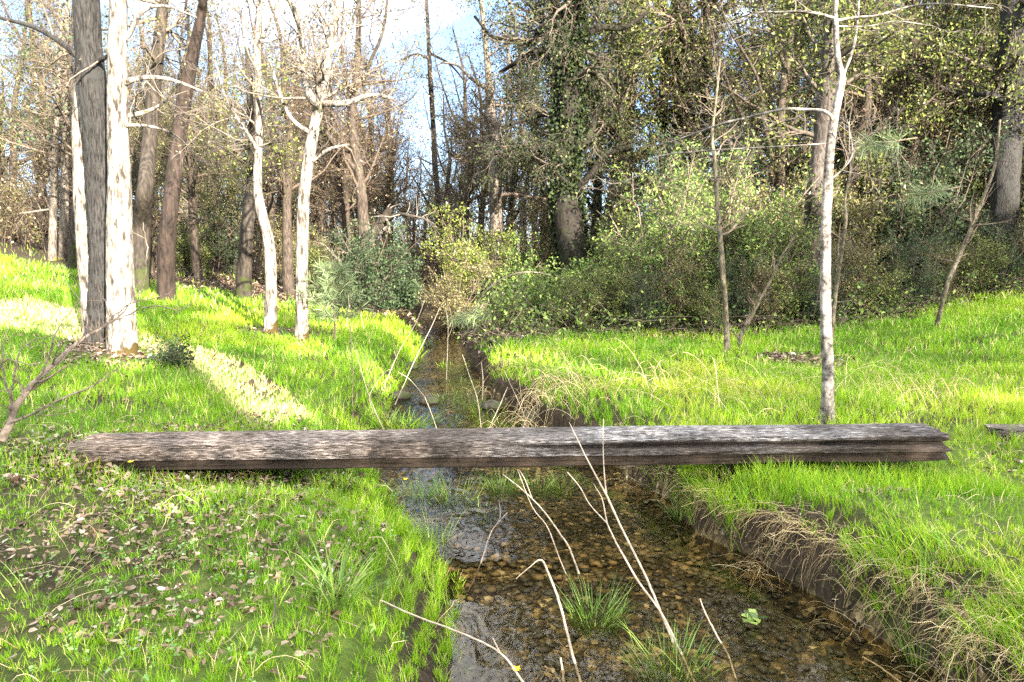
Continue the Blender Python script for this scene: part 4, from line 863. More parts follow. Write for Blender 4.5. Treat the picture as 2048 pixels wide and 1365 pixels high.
BT = [free_tree('bare_tree', 'slender bare or thinly leaved tree in the sunlit brown wood beyond the stream', 'tree', k, 9.5 + k, .15 + .03 * k, B_FAR, TWIG_FAR, [BROWNL, OLIVE, BROWNL][k], [2.0, 2.6, 2.2][k], (.05, .10), 36, 2.8, 'trees of the sunlit brown wood') for k in range(3)]
ET = [free_tree('evergreen_oak', 'leafy evergreen oak in the dense wood beyond the meadow', 'tree', 20 + k, 9.5 + k, .22, B_BROWN, TWIG_BROWN, [EVER, OLIVE, EVER][k], 2.6, (.05, .115), 44, 2.7, 'evergreen oaks of the dense wood', t0=.15, limbs=4) for k in range(3)]
used = set()
def put(kind, arr, k, px, Y, s, **kw):
    x, y = at_px(px, Y); place(arr[k], (kind, k) not in used, (x, y), R.random() * 6.28, s, **kw); used.add((kind, k))
for q, (px, Y, s) in enumerate([(1390, 23.5, 1.1), (1500, 21.5, 1.05), (1580, 22.5, 1.1), (1720, 20.5, 1.05), (1790, 23, 1.1), (1890, 21, 1.1), (2000, 23, 1.15), (2090, 20.5, 1.1), (1310, 26, 1.2), (1550, 27, 1.3), (1820, 28, 1.35), (2080, 27, 1.3), (1190, 28, 1.1), (1090, 32, 1.1), (1240, 24, 1.5), (1400, 24.5, 1.6), (1730, 24.5, 1.6), (2070, 25, 1.6), (1110, 27.5, 1.9), (1330, 25, 1.8)]):
    put('e', ET, q % 3, px, Y, s)
for q, (px, Y, s) in enumerate([(30, 27, 1.0), (-60, 24, 1.0), (90, 32, 1.0), (215, 28, .9), (255, 36, 1.0), (310, 30, .75), (385, 33, .85), (430, 28, .7), (470, 38, 1.0), (560, 30, .95), (585, 40, 1.1), (640, 30, .9), (690, 27, .95), (730, 33, 1.1), (780, 38, .9), (845, 46, .8), (905, 42, .85), (960, 36, 1.0), (1010, 30, .95), (1070, 38, 1.1), (820, 54, .8), (660, 44, 1.1), (520, 48, 1.1), (340, 46, .9), (160, 44, 1.1), (20, 42, 1.2), (-120, 36, 1.2), (1140, 44, 1.2), (150, 29, .9), (410, 36, 1.0), (600, 34, 1.0), (715, 38, 1.0), (750, 29, .8), (280, 42, 1.2), (1550, 19, .95), (1690, 17.8, .85), (1800, 18.6, .9), (1930, 19.5, .9), (2060, 18.5, .9), (700, 23, .75), (540, 24, .8), (440, 26, .85), (930, 50, 1.2), (1030, 46, 1.3), (735, 21.5, .95), (765, 30, .9), (890, 31, .8), (928, 28, .8), (825, 42, .75), (395, 20.5, .7), (575, 20, .75), (300, 21, .7)]):
    put('b', BT, q % 3, px, Y, s)
for q, (px, Y, s) in enumerate([(20, 30, .75), (300, 25, .62), (420, 31, .7), (1000, 33, .8), (255, 27, .7), (385, 26, .55), (470, 24, .5), (560, 28, .7), (640, 33, .8), (700, 36, .8), (80, 27, .65), (170, 31, .8), (350, 36, .9), (520, 40, 1.0), (780, 44, .8), (930, 40, .9)]):
    put('e', ET, q % 3, px, Y, s, label='small leafy evergreen oak among the bare trees of the sunlit wood', group='small evergreen oaks among the bare trees')

# brown thicket that closes the view between the stems
def undergrowth():
    rng = np.random.default_rng(81)
    br, lv = Acc(), Acc()
    n = 5200
    y = np.concatenate([23 + 30 * rng.random(3600), 45 + 28 * rng.random(1600)]); far = np.arange(n) >= 3600
    x = (rng.random(n) * 2 - 1) * y * .85 - 1
    k = ~((x > xl(y) - 1.2) & (x < xr(y) + 1.2) & (y < 26)); x, y, far = x[k], y[k], far[k]; n = len(x)
    hh = (1.1 + 3.6 * rng.random(n) ** 1.6) * (.7 + .5 * vnoise(x * .4, y * .4, s=3)) * (1 + .012 * (y - 23)) * np.where(far, 2.1, 1)
    P = np.zeros((n, 5, 3)); P[:, 0] = np.stack([x, y, height(x, y) - .05], -1); d = unit(rng.normal(0, .25, (n, 3)) + np.array([0, 0, 1]))
    for s in range(4): d = unit(d + rng.normal(0, .16, (n, 3))); P[:, s+1] = P[:, s] + d * (hh / 4)[:, None]
    Rr = np.repeat((.012 + .014 * rng.random(n))[:, None], 5, 1) * np.linspace(1, .3, 5)
    br.add(*tubes(P, Rr, 3))
    P1, R1 = sprout(rng, P, Rr, n * 9, .1, 1, (50, 18), (.4, 1.1), 4, .24, .03, .6, .005)
    br.add(*tubes(P1, R1, 3))
    br.stuff('undergrowth', 'tangle of brown sunlit stems and twigs under the far trees', TWIG_FAR)
    V, q, t = leaves_on(rng, P1, 4.2, (.07, .17), spread=.15); lv.add(V, q, t)
    lv.stuff('foliage', 'withered brown leaves in the tangle under the far trees', BROWNL)
undergrowth()
# fallen twigs in the dark edge of the wood
def brushwood():
    rng = np.random.default_rng(82); ac = Acc(); n = 1500
    x = -.5 + 15 * rng.random(n); y = edge_y(x) + .1 + 5.5 * rng.random(n) ** 1.4
    k = x > xr(y) + .4; x, y = x[k], y[k]; n = len(x)
    P = np.zeros((n, 6, 3)); P[:, 0] = np.stack([x, y, height(x, y) + .02 + .35 * rng.random(n) ** 2], -1)
    d = unit(rng.normal(0, 1, (n, 3)) * np.array([1, .7, .38])); d[:, 2] = np.abs(d[:, 2]) * .8
    L = .3 + 1.1 * rng.random(n)
    for s in range(5): d = unit(d + rng.normal(0, .2, (n, 3)) + np.array([0, 0, -.06])); P[:, s+1] = P[:, s] + d * (L / 5)[:, None]
    P[..., 2] = np.maximum(P[..., 2], height(P[..., 0], P[..., 1]) + .01)
    Rr = np.repeat((.003 + .008 * rng.random(n) ** 2)[:, None], 6, 1) * np.linspace(1, .4, 6)
    ac.add(*tubes(P, Rr, 4))
    P1, R1 = sprout(rng, P, Rr, 5200, .2, 1, (60, 20), (.15, .5), 4, .2, 0, .6, .002); ac.add(*tubes(P1, R1, 3))
    ac.stuff('brushwood', 'dark tangle of fallen twigs along the shaded edge of the wood', TWIG_BROWN)
    lv = Acc(); V, q, t = leaves_on(rng, P1, 4.2, (.05, .10), spread=.10); lv.add(V, q, t)
    lv.stuff('low_foliage', 'small leaves of the low growth along the shaded edge of the wood', FRESH)
brushwood()

# ------------------------------------------------------------------ single plants
def stalk(name, label, cat, pts, mat, group=None, twigs=(), rng=R, sides=6, sub=True):
    """pts: (px, py, width_px, Y). One continuous stem with side shoots as further lists."""
    def path(q):
        return np.array([at_depth(a, b, Y) for a, b, w, Y in q]), np.array([w * .25 / F_PX * Y for a, b, w, Y in q])
    P, r = path(pts); base = P[0].copy()
    ac = Acc(); n = max(12, len(pts) * 6); X, rr = resample(P, r, n); X = X + rng.normal(0, .0007, X.shape)
    V, q = tubes((X - base)[None], rr[None], sides); ac.add(V, q)
    for tw in twigs:
        p2, r2 = path(tw); X2, rr2 = resample(p2, r2, max(8, len(tw) * 5)); V, q = tubes((X2 - base)[None], rr2[None], sides); ac.add(V, q)
    o = ac.obj(name, mat, loc=base); return tag(o, label, cat, group)
stalk('dead_cane', 'longest pale dead stem, slanting from the stream past the timber with a straight fork', 'dead stem',
      [(1392, 1400, 13, 3.45), (1340, 1270, 11, 3.7), (1290, 1150, 10, 3.9), (1245, 1060, 9, 4.0), (1213, 992, 9, 4.1), (1180, 930, 6, 4.15), (1150, 870, 5, 4.2), (1138, 845, 3, 4.2)], STEM_PALE, twigs=[[(1213, 992, 7, 4.1), (1208, 940, 5, 4.15), (1206, 880, 4, 4.15), (1207, 838, 3, 4.2)]])
stalk('dead_cane', 'pale dead stem with two thin forks running beside the longest one', 'dead stem',
      [(1400, 1390, 12, 3.4), (1330, 1240, 10, 3.7), (1275, 1160, 9, 3.85), (1235, 1090, 8, 4.0), (1215, 1048, 7, 4.05), (1205, 1000, 5, 4.1), (1187, 968, 3, 4.1)], STEM_PALE, twigs=[[(1215, 1048, 5, 4.05), (1180, 1010, 4, 4.1), (1160, 975, 3.5, 4.1), (1135, 945, 3, 4.15)]])
stalk('dead_cane', 'forked pale dead stem ending in a green sedge tuft in mid stream', 'dead stem',
      [(1195, 1232, 7, 4.45), (1170, 1180, 8, 4.5), (1140, 1100, 8, 4.5), (1118, 1065, 7, 4.5), (1085, 1020, 6, 4.5), (1050, 985, 5, 4.55), (1005, 948, 3, 4.6)], STEM_PALE, twigs=[[(1148, 1185, 5, 4.5), (1120, 1120, 5, 4.5), (1095, 1055, 5, 4.5), (1065, 1015, 4, 4.5), (1035, 940, 3, 4.5)], [(1065, 1000, 5, 4.5), (1050, 960, 4, 4.5), (1038, 940, 3, 4.5)]])
stalk('dead_cane', 'pale dead stem broken at a sharp knee over the water', 'dead stem',
      [(1172, 1400, 14, 3.35), (1145, 1310, 12, 3.5), (1120, 1210, 11, 3.6), (1098, 1150, 9, 3.7), (1082, 1120, 9, 3.7), (1060, 1134, 4, 3.7), (1032, 1158, 3, 3.7)], STEM_PALE)
stalk('dead_cane', 'short pale stub standing between the broken stem and the bank grass', 'dead stem', [(1130, 1400, 12, 3.3), (1126, 1350, 11, 3.4), (1121, 1316, 9, 3.45)], STEM_PALE)
stalk('dead_cane', 'pale curved dead stem over the gravel, separate from the others', 'dead stem', [(1482, 1400, 10, 3.4), (1460, 1320, 9, 3.6), (1430, 1265, 8, 3.7), (1410, 1225, 7, 3.75), (1400, 1198, 5, 3.8)], STEM_PALE)
stalk('dead_cane', 'pale stick stuck in the bank grass and forked over the water edge', 'dead stem', [(760, 1200, 6, 3.5), (830, 1232, 7, 3.45), (925, 1268, 8, 3.4), (1000, 1306, 9, 3.3), (1050, 1370, 12, 3.2)], STEM_PALE, twigs=[[(1000, 1306, 8, 3.3), (985, 1276, 6, 3.3)]])
stalk('dead_cane', 'grey twig curving down from the sedges to the bank grass', 'dead stem', [(1015, 1025, 4, 5.0), (985, 1060, 5, 4.9), (970, 1100, 7, 4.75), (955, 1145, 7, 4.6), (935, 1185, 5, 4.4)], TWIG_PALE, twigs=[[(985, 1060, 4, 4.9), (1000, 1035, 3.5, 5), (998, 1000, 3, 5.1)]])
stalk('dead_cane', 'pale broken stick lying at the cut bank close to the dry straw', 'dead stem', [(1725, 1315, 9, 3.6), (1760, 1335, 9, 3.5), (1810, 1372, 10, 3.35)], STEM_PALE)
stalk('fallen_stick', 'dark crooked stick lying in the bank grass', 'stick', [(490, 1380, 16, 2.72), (515, 1320, 14, 2.85), (540, 1265, 11, 3.0), (550, 1215, 8, 3.15), (548, 1190, 5, 3.2)], TWIG_DARK, twigs=[[(540, 1265, 8, 3.0), (560, 1230, 5, 3.1)]])
# pale stems standing along the water beyond the timber
ST = [[(706, 862, 4.5), (705, 780, 4), (703, 700, 3.5), (699, 640, 3), (697, 590, 2)], [(770, 866, 4), (745, 810, 4), (725, 750, 3), (712, 700, 2.5)], [(785, 862, 4), (760, 800, 3.5), (738, 745, 3), (728, 690, 2)], [(765, 780, 3), (800, 700, 3), (830, 650, 3), (850, 600, 2)], [(790, 810, 3), (830, 720, 3), (860, 660, 2.5), (880, 615, 2)],
      [(800, 750, 3), (790, 700, 2.5), (780, 660, 2)], [(963, 862, 4), (955, 800, 3.5), (940, 755, 3), (925, 710, 2)], [(974, 866, 4), (1000, 810, 4), (1015, 775, 2.5)], [(1056, 850, 4), (1040, 810, 3.5), (1026, 780, 2.5), (1010, 745, 2)], [(965, 800, 4), (966, 760, 4), (963, 725, 2.5)],
      [(893, 760, 3), (895, 700, 3), (896, 650, 2.5), (891, 615, 2)], [(894, 680, 3), (905, 650, 2.5), (898, 612, 2)], [(855, 800, 3), (820, 760, 3), (797, 745, 2)], [(875, 862, 4), (860, 820, 3.5), (850, 795, 2.5)], [(730, 720, 3), (727, 660, 2.5), (722, 630, 2)], [(748, 830, 3), (740, 790, 3), (770, 745, 2), (785, 740, 1.6)], [(690, 700, 3), (694, 640, 2.5), (704, 590, 2)]]
for q in ST:
    Y = float(np.clip(8.6 + (866 - q[0][1]) * .05, 6.6, 14)); Y = min(Y, float(at_z(q[0][0], q[0][1], ZW + .02)[1]) if q[0][1] > 600 else Y)
    stalk('bare_cane', 'thin bare stem standing at the water edge beyond the timber', 'bare stem', [(a, b, max(w, 2.2), Y + .05 * i) for i, (a, b, w) in enumerate(q)], STEM_PALE if R.random() < .75 else TWIG_BROWN, 'thin bare stems at the water edge beyond the timber', sides=5)
stalk('arching_cane', 'thin pale stem bent over in a long arch from the stream bank', 'arching stem', [(945, 625, 4, 14.5), (970, 585, 4.5, 14.5), (1000, 560, 5, 14.6), (1045, 545, 5, 14.7), (1095, 550, 5, 14.8), (1135, 575, 4.5, 14.8), (1158, 605, 4, 14.8), (1166, 622, 3, 14.8)], TWIG_PALE)

def tuft(name, label, cat, px, py, n, h, spread, mat, w=(.003, .006), lean=(.05, .5), curve=(.1, .6), z=None, group=None, rng=R, tint=(0, 1), Y=None):
    if z is None: g = at_ground(px, py)
    else: g = at_z(px, py, z)
    a = rng.random(n) * 6.28; rr = spread * np.sqrt(rng.random(n))
    x, y = rr * np.cos(a), rr * np.sin(a)
    zz = (height(g[0] + x, g[1] + y) - g[2]) - .02
    az = np.where(rng.random(n) < .75, a, rng.random(n) * 6.28)
    V, P, t = blades(rng, x, y, zz, h * (.45 + .55 * rng.random(n)), w[0] + (w[1] - w[0]) * rng.random(n), lean[0] + (lean[1] - lean[0]) * rng.random(n), curve[0] + (curve[1] - curve[0]) * rng.random(n), tint[0] + (tint[1] - tint[0]) * rng.random(n), az)
    o = mesh_obj(name, V, P, mat, attrs={'tint': t}, loc=g); return tag(o, label, cat, group)
tuft('grass_clump', 'coarse dark green clump of broad arching blades on the grassy bank', 'grass clump', 675, 1205, 80, .32, .10, SEDGE, (.006, .012), (.1, .5), (.2, .9))
tuft('grass_clump', 'small clump of broad pale blades beside the dark crooked stick', 'grass clump', 540, 1215, 12, .20, .06, SEDGE, (.006, .011), (.05, .5), (.2, .9), tint=(.6, 1))
tuft('grass_clump', 'flattened clump of long pale blades on the leaf strewn slope', 'grass clump', 70, 1200, 26, .22, .12, SEDGE, (.005, .009), (.5, 1.2), (.4, 1.0), tint=(.7, 1))
for (px, py, n, h, sp, lab) in [(1190, 1245, 80, .26, .13, 'green sedge tuft in mid stream at the foot of the forked dead stem'), (1345, 1345, 90, .26, .16, 'bright sedge tuft in the water nearest the viewer'), (1362, 1048, 40, .20, .08, 'small sedge tuft under the straw of the cut bank'), (1840, 1345, 26, .36, .08, 'loose sedge tuft with wide blades at the foot of the cut bank'),
        (1005, 985, 90, .26, .12, 'sedge tuft in the water just under the timber'), (905, 1010, 60, .30, .16, 'tall dark reed tuft in the sky lit water'), (840, 1000, 60, .28, .12, 'dark reed tuft against the grassy bank'), (870, 1100, 50, .28, .10, 'dark reed tuft leaning over the bank edge halfway down the grass'), (960, 1040, 40, .18, .10, 'pale green sedge tuft on the small shallow beside the reeds'), (1075, 985, 50, .22, .10, 'thin sedge tuft under the middle of the timber'), (1120, 980, 50, .22, .1, 'sparse sedge tuft under the timber toward the cut bank')]:
    tuft('sedge_tuft', lab, 'sedge tuft', px, py, n * 2, h * 1.35, sp, SEDGE, (.003, .006), (.05, .40), (.1, .5), z=ZW - .06, group='sedge tufts in the stream')
for (px, py, n, h, sp) in [(800, 860, 160, .5, .3), (840, 850, 100, .4, .2), (765, 850, 100, .45, .25), (900, 800, 90, .35, .22), (940, 815, 110, .35, .25), (975, 830, 110, .38, .25), (925, 770, 90, .35, .25), (960, 850, 110, .36, .25), (870, 815, 60, .25, .12), (905, 735, 70, .35, .3), (1000, 850, 90, .4, .25), (1020, 800, 90, .4, .3), (900, 845, 50, .3, .15), (790, 765, 80, .4, .3), (815, 720, 80, .45, .35), (850, 690, 60, .4, .3)]:
    tuft('sedge_tuft', 'green sedge tuft growing in the shallow stream beyond the timber', 'sedge tuft', px, py, n, h * .72, sp * .8, SEDGE if R.random() < .5 else GRASS, (.005, .010), (.05, .5), (.1, .7), z=ZW - .04, group='sedge tufts in the stream beyond the timber', tint=(.1, .85))
MOSSROCK = plain_mat('mossy_stone', [(.35, (.012, .012, .009)), (.5, (.045, .04, .03)), (.62, (.03, .045, .010))], scale=9)
for px, py, sz, lab in [(858, 805, .13, 'dark mossy stone in the stream, first beyond the timber'), (985, 815, .16, 'mossy clod at the stream edge under the meadow straw'), (800, 795, .15, 'dark stone against the grassy bank of the stream'), (1085, 845, .26, 'dark hollow lump of roots and leaves at the stream edge'), (815, 735, .18, 'stone at the foot of the grassy bank further up the stream')]:
    g = at_z(px, py, ZW); V = ICO_V[:, :] * 1.0
    import bmesh
    bm = bmesh.new(); bmesh.ops.create_icosphere(bm, subdivisions=3, radius=1); V = np.array([v.co[:] for v in bm.verts]); Fc = np.array([[v.index for v in f.verts] for f in bm.faces]); bm.free()
    V = V * (.75 + .6 * fbm(V[:, 0] * 1.6 + px, V[:, 1] * 1.6, V[:, 2] * 1.6, s=5, o=4))[:, None] * np.array([sz, sz * .8, sz * .5])
    tag(mesh_obj('stream_rock', V, [Fc], MOSSROCK, loc=(g[0], g[1], ZW + .01)), lab, 'stone')
g = at_z(1500, 1240, ZW + .01)
ac = Acc(); V, q, t = leaf_quads(R, np.stack([R.normal(0, .045, 14), R.normal(0, .03, 14), .01 + .02 * R.random(14)], -1), unit(np.stack([R.normal(size=14), R.normal(size=14), .15 + 0 * R.random(14)], -1)), (.05, .08), .8, .1, nbias=4); ac.add(V, q, t)
tag(ac.obj('water_plant', FRESH, loc=g), 'small bright green broad leaved plant floating over the gravel', 'water plant')

PETAL = plain_mat('yellow_petals', [(.3, (.75, .50, .01)), (.7, (.85, .66, .03))]); 
def flower(px, py, Y, label):
    c = at_depth(px, py, Y); z0 = float(height(c[0], c[1])); z0 = max(z0, ZW - .05) if z0 > ZW else z0
    root = thing('yellow_flower', label, 'flower', (c[0], c[1], z0), 'yellow flowers')
    P = np.array([[0, 0, -.02], [.006, .004, (c[2]-z0) * .5], [0, 0, c[2]-z0]]); X, r = resample(P, np.array([.0022, .002, .0016]), 10)
    ac = Acc(); ac.add(*tubes(X[None], r[None], 5)); ac.obj('stem', HERB, root)
    ac = Acc(); a = np.arange(6) * 1.047
    d = unit(np.stack([np.cos(a), np.sin(a) * .8 - .2, .35 + 0 * a], -1)); cc = np.repeat([[0, 0, c[2]-z0]], 6, 0)
    ac.add(*leaf_quads(R, cc, d, (.022, .028), .75, .1, nbias=5)); ac.obj('petals', PETAL, root)
flower(811, 960, 6.0, 'yellow flower standing in the reeds under the timber')
flower(112, 953, 5.0, 'yellow flower in front of the buried end of the timber')
flower(1033, 1340, 3.25, 'yellow flower in the grass beside the short pale stub'); flower(262, 925, 5.2, 'tiny yellow flower against the dark underside of the timber')

# young pine
def pine(px, py0, py1, Y, label):
    rng = np.random.default_rng(91)
    b = at_depth(px, py0, Y); b[2] = float(height(b[0], b[1])) ; top = at_depth(px - 4, py1, Y); H = top[2] - b[2]
    root = thing('pine_sapling', label, 'sapling', b)
    P = np.array([[0, 0, -.03], [.02, 0, H*.5], [top[0]-b[0], 0, H]]); X, r = resample(P, np.array([.016, .012, .006]), 20)
    st, nd = Acc(), Acc(); st.add(*tubes(X[None], r[None], 8))
    tips, dirs = [], []
    for lev, (z, n, L) in enumerate([(.34, 4, .42), (.52, 5, .45), (.68, 5, .36), (.84, 5, .24)]):
        for k in range(n):
            a = k * 6.28 / n + lev + rng.normal(0, .2); d = np.array([math.cos(a), math.sin(a), .28])
            q = np.array([X[int(z*19)], X[int(z*19)] + d * L * .6 + [0, 0, -.02], X[int(z*19)] + d * L + [0, 0, .06]]); Z, rr = resample(q, np.array([.006, .005, .003]), 8); st.add(*tubes(Z[None], rr[None], 5))
            for m in np.linspace(.35, 1, 5): tips.append(Z[int(m*7)]); dirs.append(unit(Z[7] - Z[5]))
    for z in (.6, .75, .88, 1.0): tips.append(X[int(z*19)]); dirs.append(np.array([0, 0, 1.]))
    st.obj('trunk', TWIG_BROWN, root)
    tips, dirs = np.array(tips), np.array(dirs); m = 46
    c = np.repeat(tips, m // 2, 0); d = unit(np.repeat(dirs, m // 2, 0) * .55 + rng.normal(0, .6, (len(c), 3)))
    nd.add(*leaf_quads(rng, c, d, (.14, .24), .055, 0)); nd.obj('needles', NEEDLE, root)
pine(668, 655, 512, 11.8, 'young pine sapling with long needles beside the orange mossed white tree')
def pine_spray(px, py, Y, label, s=1.0):
    rng = np.random.default_rng(int(px)); b = at_depth(px, py, Y)
    root = thing('pine_bough', label, 'pine bough', b)
    P = np.array([[.9*s, .5, .15*s], [.4*s, .2, .06*s], [0, 0, 0]]); X, r = resample(P, np.array([.014, .010, .006]), 14)
    st, nd = Acc(), Acc(); st.add(*tubes(X[None], r[None], 6)); st.obj('branch', TWIG_BROWN, root)
    tips = X[5:]; c = np.repeat(tips, 34, 0); d = unit(np.repeat(unit(X[-1] - X[-3])[None], len(c), 0) * .6 + rng.normal(0, .6, (len(c), 3)) + [0, 0, -.1])
    nd.add(*leaf_quads(rng, c, d, (.2*s, .34*s), .03, 0)); nd.obj('needles', NEEDLE, root)
for px, py, Y, lab, s in [(1730, 290, 12.0, 'pale needled pine bough just past the slender meadow tree', 1.2), (1830, 390, 12.5, 'lowest pale needled pine bough before the dark wood', 1.2), (930, 635, 14, 'grey green pine bough drooping to the stream', .9), (905, 640, 15.5, 'small dark pine bough at the far water edge', .9)]:
    pine_spray(px, py, Y, lab, s)

# bare bush leaning in from the edge of the slope
BB = [[(5, 880, 40, 5.2), (40, 800, 30, 5.2), (95, 740, 22, 5.3), (150, 690, 16, 5.4), (205, 655, 11, 5.5), (240, 630, 6, 5.5), (280, 580, 4, 5.6)],
      [(10, 850, 14, 5.2), (60, 830, 11, 5.1), (120, 800, 9, 5.0), (180, 775, 6, 5.0), (230, 740, 3, 5.0)], [(30, 820, 12, 5.2), (10, 760, 9, 5.2), (5, 690, 6, 5.2), (20, 650, 3, 5.2)],
      [(60, 780, 10, 5.2), (90, 730, 8, 5.2), (120, 650, 5, 5.2), (160, 600, 3, 5.2)], [(15, 860, 12, 5.2), (30, 740, 8, 5.1), (50, 690, 5, 5.1), (110, 670, 3, 5.1)], [(-5, 860, 14, 5.2), (-10, 780, 9, 5.2), (10, 720, 6, 5.2), (60, 730, 4, 5.2), (100, 720, 3, 5.2)],
      [(150, 690, 8, 5.4), (200, 690, 6, 5.4), (220, 640, 4, 5.4), (190, 560, 3, 5.4)], [(205, 655, 6, 5.5), (260, 610, 5, 5.5), (330, 590, 4, 5.5), (370, 560, 2.5, 5.5)], [(205, 655, 6, 5.5), (300, 612, 5, 5.5), (360, 620, 3.6, 5.5), (410, 590, 2.4, 5.5)], [(272, 605, 5, 5.5), (290, 560, 4.5, 5.5), (294, 500, 4, 5.5), (285, 445, 3, 5.5)], [(40, 790, 8, 5.2), (130, 715, 6, 5.2), (175, 640, 4, 5.2), (130, 560, 3, 5.3)]]
base = at_depth(5, 880, 5.2); base[2] = min(base[2], float(height(base[0], base[1])) - .05)
root = thing('bare_bush', 'leafless grey bush leaning over the slope before the white and dark trunks', 'bush', base)
ac = Acc(); PB, RB = [], []
for q in BB:
    P = np.array([at_depth(a, b, Y) for a, b, w, Y in q]); r = np.array([w * .22 / F_PX * Y for a, b, w, Y in q])
    X, rr = resample(P, r, 24); X = X + R.normal(0, .004, X.shape); ac.add(*[(V - base, q2) for V, q2 in [tubes(X[None], rr[None], 10)]][0]); PB.append(X); RB.append(rr)
ac.obj('stem', plain_mat('grey_bush_bark', [(.3, (.045, .036, .03)), (.7, (.17, .145, .12))]), root)
P1, R1 = sprout(R, np.stack(PB), np.stack(RB), 60, .2, 1, (45, 15), (.1, .45), 5, .2, .06, .5, .0022)
P2, R2 = sprout(R, P1, R1, 130, .2, 1, (45, 15), (.05, .18), 4, .2, .04, .6, .0016)
ac = Acc()
for a, b in ((P1, R1), (P2, R2)):
    V, q = tubes(a, b, 4); ac.add(V - base, q)
ac.obj('crown', TWIG_BROWN, root)
x, y = at_px(330, 8.9); shrub('evergreen_seedling', 'low grey green leafy seedling at the foot of the white trunk', 'shrub', (-4.15, 9.0), .38, .5, DARKEVER, TWIG_BROWN, 60, stems=9, n3=120, per=4, leaf=(.03, .06))

# ------------------------------------------------------------------ unseen oaks added to shade the glade, crowns cut to let sun patches through
def seg(p, a, b, rad):
    """True where the sun ray through p passes within rad of the segment a-b."""
    d = -SUN; u = b - a; w0 = a - p
    n = np.cross(d, u); ln = np.linalg.norm(n)
    t2 = np.clip(((np.cross(-w0, d)) @ n) / (ln ** 2), -1e9, 1e9)
    t2 = np.clip(-(np.cross(w0, d) @ n) / (ln ** 2) * -1, 0, 1) if False else t2
    # closest approach found numerically on a few samples: robust and quick enough
    best = np.full(len(p), 1e9)
    for s in np.linspace(0, 1, 25):
        c = a + u * s; v = c - p; tt = v @ d; dist = np.linalg.norm(v - tt[:, None] * d, axis=1); best = np.minimum(best, dist)
    return best < rad
LIT = [((246, 735, DC), (241, 400, DC), .30), ((241, 400, DC), (236, -40, DC), .32), ((186, 690, 10.2), (161, 250, 10.2), .22), ((161, 250, 10.2), (160, -20, 10.2), .25),
       ((1651, 640, 6.7), (1652, 380, 6.7), .24), ((1652, 380, 6.7), (1684, 150, 6.7), .28), ((1684, 150, 6.7), (1672, -20, 6.7), .35),
       ((541, 690, 12.6), (541, 520, 12.6), .28), ((541, 520, 12.6), (516, 340, 12.6), .3), ((604, 705, 11.95), (605, 400, 11.95), .3), ((605, 400, 11.95), (645, 170, 11.95), .35)]
def shade_crowns():
    rng = np.random.default_rng(99)
    spots = [(-4, -9), (2, -7.5), (7.5, -9), (13, -8), (18.5, -9.5), (24, -8), (29, -10)]
    n = 360000
    p = np.stack([-9 + 43 * rng.random(n), -11 + 5 * rng.random(n), .3 + 13.5 * rng.random(n)], -1)
    # where the sun's ray through each leaf lands
    def at_y(Y): t = (p[:, 1] - Y) / SUN[1]; return p - t[:, None] * SUN
    keep = np.zeros(n, bool)
    # ground hit
    t = np.zeros(n)
    for _ in range(8):
        q = p - (t[:, None]) * SUN; t = t + (q[:, 2] - height(q[:, 0], q[:, 1])) / SUN[2]
    g = p - t[:, None] * SUN
    vis = (np.abs(g[:, 0]) < g[:, 1] * .8 + 3) & (g[:, 1] > .5)
    lim = np.interp(g[:, 0], [-14, -8, -5, -2, 1, 4, 9, 16], [15, 15, 14.5, 15.0, 16.5, 18.5, 20, 22])
    keep |= vis & (g[:, 1] < lim)
    q = at_y(16.0)      # a belt of shade at the foot of the wood, ragged above
    zs = np.interp(q[:, 0], [-14, -4, 0, 4, 8, 14], [.1, .3, .8, 2.0, 2.6, 3.0]) + 1.2 * (fbm(q[:, 0] * .9, q[:, 2] * .9, s=71, o=3) - .5)
    keep |= (q[:, 2] < zs) & (q[:, 2] > -.5) & (np.abs(q[:, 0]) < 16)
    lit = in_poly(g[:, 0], g[:, 1], STREAK) | (in_poly(g[:, 0], g[:, 1], GLEAM) & (fbm(g[:, 0] * 2.2, g[:, 1] * 2.2, s=72, o=2) > .56))
    far = at_y(13.0); 
    for a, b, rad in LIT: lit |= seg(p, at_depth(*a), at_depth(*b), rad)
    # sunlight on the grass between the two pale trees and on the slope
    lit |= (g[:, 1] > 10.5) & (g[:, 0] < -1.9) & (fbm(g[:, 0] * .9, g[:, 1] * .9, s=73, o=2) > .60)
    p = p[keep & ~lit]
    k = np.argmin(np.stack([np.hypot(p[:, 0] - a, (p[:, 1] - b) * .5) for a, b in spots]), axis=0)
    for i, (a, b) in enumerate(spots):
        m = p[k == i]
        root = thing('added_shade_oak', 'unseen leafy oak added to shade the glade from the sunny side', 'tree', (a, b, float(height(a, b))), 'added oaks shading the glade')
        ac = Acc(); X, r = resample(np.array([[0, 0, -.1], [.1, 0, 3], [-.1, .1, 7], [0, 0, 11.5]]), np.array([.28, .22, .15, .04]), 40); trunk_geo(ac, X, r, 14, .02, 9, 5, .3, i); ac.obj('trunk', B_BROWN, root)
        if len(m) == 0: continue
        d = unit(rng.normal(size=m.shape)); lv = Acc(); V, q, t = leaf_quads(rng, m - d * .1 - np.array(root.location), d, (.07, .15), .7, .1); lv.add(V, q, t); lv.obj('foliage', OAKL, root)
shade_crowns()

# ------------------------------------------------------------------ light and camera
w = bpy.data.worlds.new('World'); bpy.context.scene.world = w; w.use_nodes = True
N, L = w.node_tree.nodes, w.node_tree.links
bg = N['Background']; sky = N.new('ShaderNodeTexSky'); sky.sky_type = 'NISHITA'; sky.sun_disc = False
sky.sun_elevation = math.radians(ELEV); sky.sun_rotation = math.atan2(SUN[0], SUN[1])
sky.air_density = 0.55; sky.dust_density = 0.8; sky.ozone_density = 1.0
bg.inputs[1].default_value = 0.06
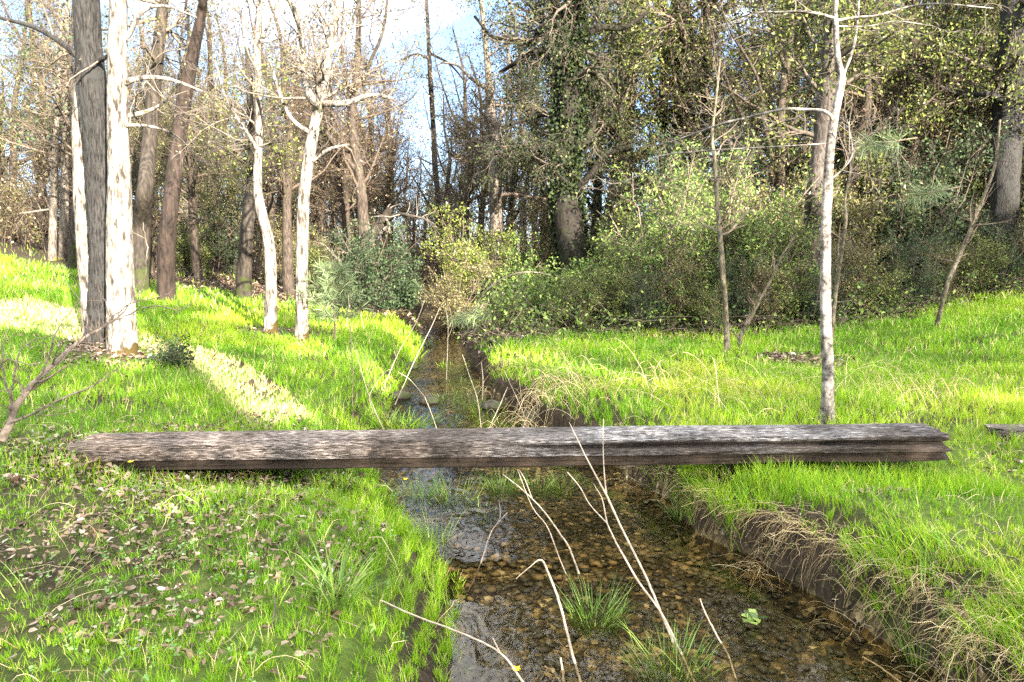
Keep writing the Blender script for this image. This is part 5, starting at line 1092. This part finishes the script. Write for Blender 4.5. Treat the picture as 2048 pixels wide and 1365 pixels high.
# cloud-like white fill light added to the upper sky to lift the shade
tcw = N.new('ShaderNodeTexCoord'); sxw = N.new('ShaderNodeSeparateXYZ'); L.new(tcw.outputs['Generated'], sxw.inputs[0])
nw = N.new('ShaderNodeTexNoise'); nw.inputs['Scale'].default_value = 2.5; nw.inputs['Detail'].default_value = 5; L.new(tcw.outputs['Generated'], nw.inputs['Vector'])
aw = N.new('ShaderNodeMath'); aw.operation = 'MULTIPLY_ADD'; aw.inputs[1].default_value = .35; L.new(nw.outputs[0], aw.inputs[0]); L.new(sxw.outputs[2], aw.inputs[2])
rw = ramp(N, [(.43, (0, 0, 0)), (.66, (1, 1, 1))]); L.new(aw.outputs[0], rw.inputs[0])
cl = N.new('ShaderNodeBackground'); cl.inputs[0].default_value = (1, .97, .92, 1); cl.inputs[1].default_value = CLOUD_FILL
mw = N.new('ShaderNodeMixShader'); L.new(sky.outputs[0], bg.inputs[0]); L.new(rw.outputs[0], mw.inputs[0]); L.new(bg.outputs[0], mw.inputs[1]); L.new(cl.outputs[0], mw.inputs[2])
L.new(mw.outputs[0], N['World Output'].inputs[0])
sun = bpy.data.lights.new('sun', 'SUN'); sun.energy = 5.0; sun.angle = math.radians(.5); sun.color = (1, .87, .70)
so = bpy.data.objects.new('sun', sun); C.objects.link(so); so.rotation_euler = Vector(-SUN).to_track_quat('-Z', 'Y').to_euler(); so.location = (10, -14, 10)
cam = bpy.data.cameras.new('camera'); cam.sensor_width = 36; cam.lens = 36 * F_PX / 2048; cam.clip_end = 2000; cam.clip_start = .05
co = bpy.data.objects.new('camera', cam); C.objects.link(co); co.location = EYE; co.rotation_euler = (math.pi / 2 - PITCH, 0, 0)
sc = bpy.context.scene; sc.camera = co
sc.view_settings.view_transform = 'Standard'; sc.view_settings.look = 'None'; sc.view_settings.exposure = 3.25; sc.view_settings.gamma = 1
sc.cycles.use_denoising = False
sc.cycles.max_bounces = 8; sc.cycles.transparent_max_bounces = 12; sc.cycles.diffuse_bounces = 3; sc.cycles.glossy_bounces = 3; sc.cycles.transmission_bounces = 4
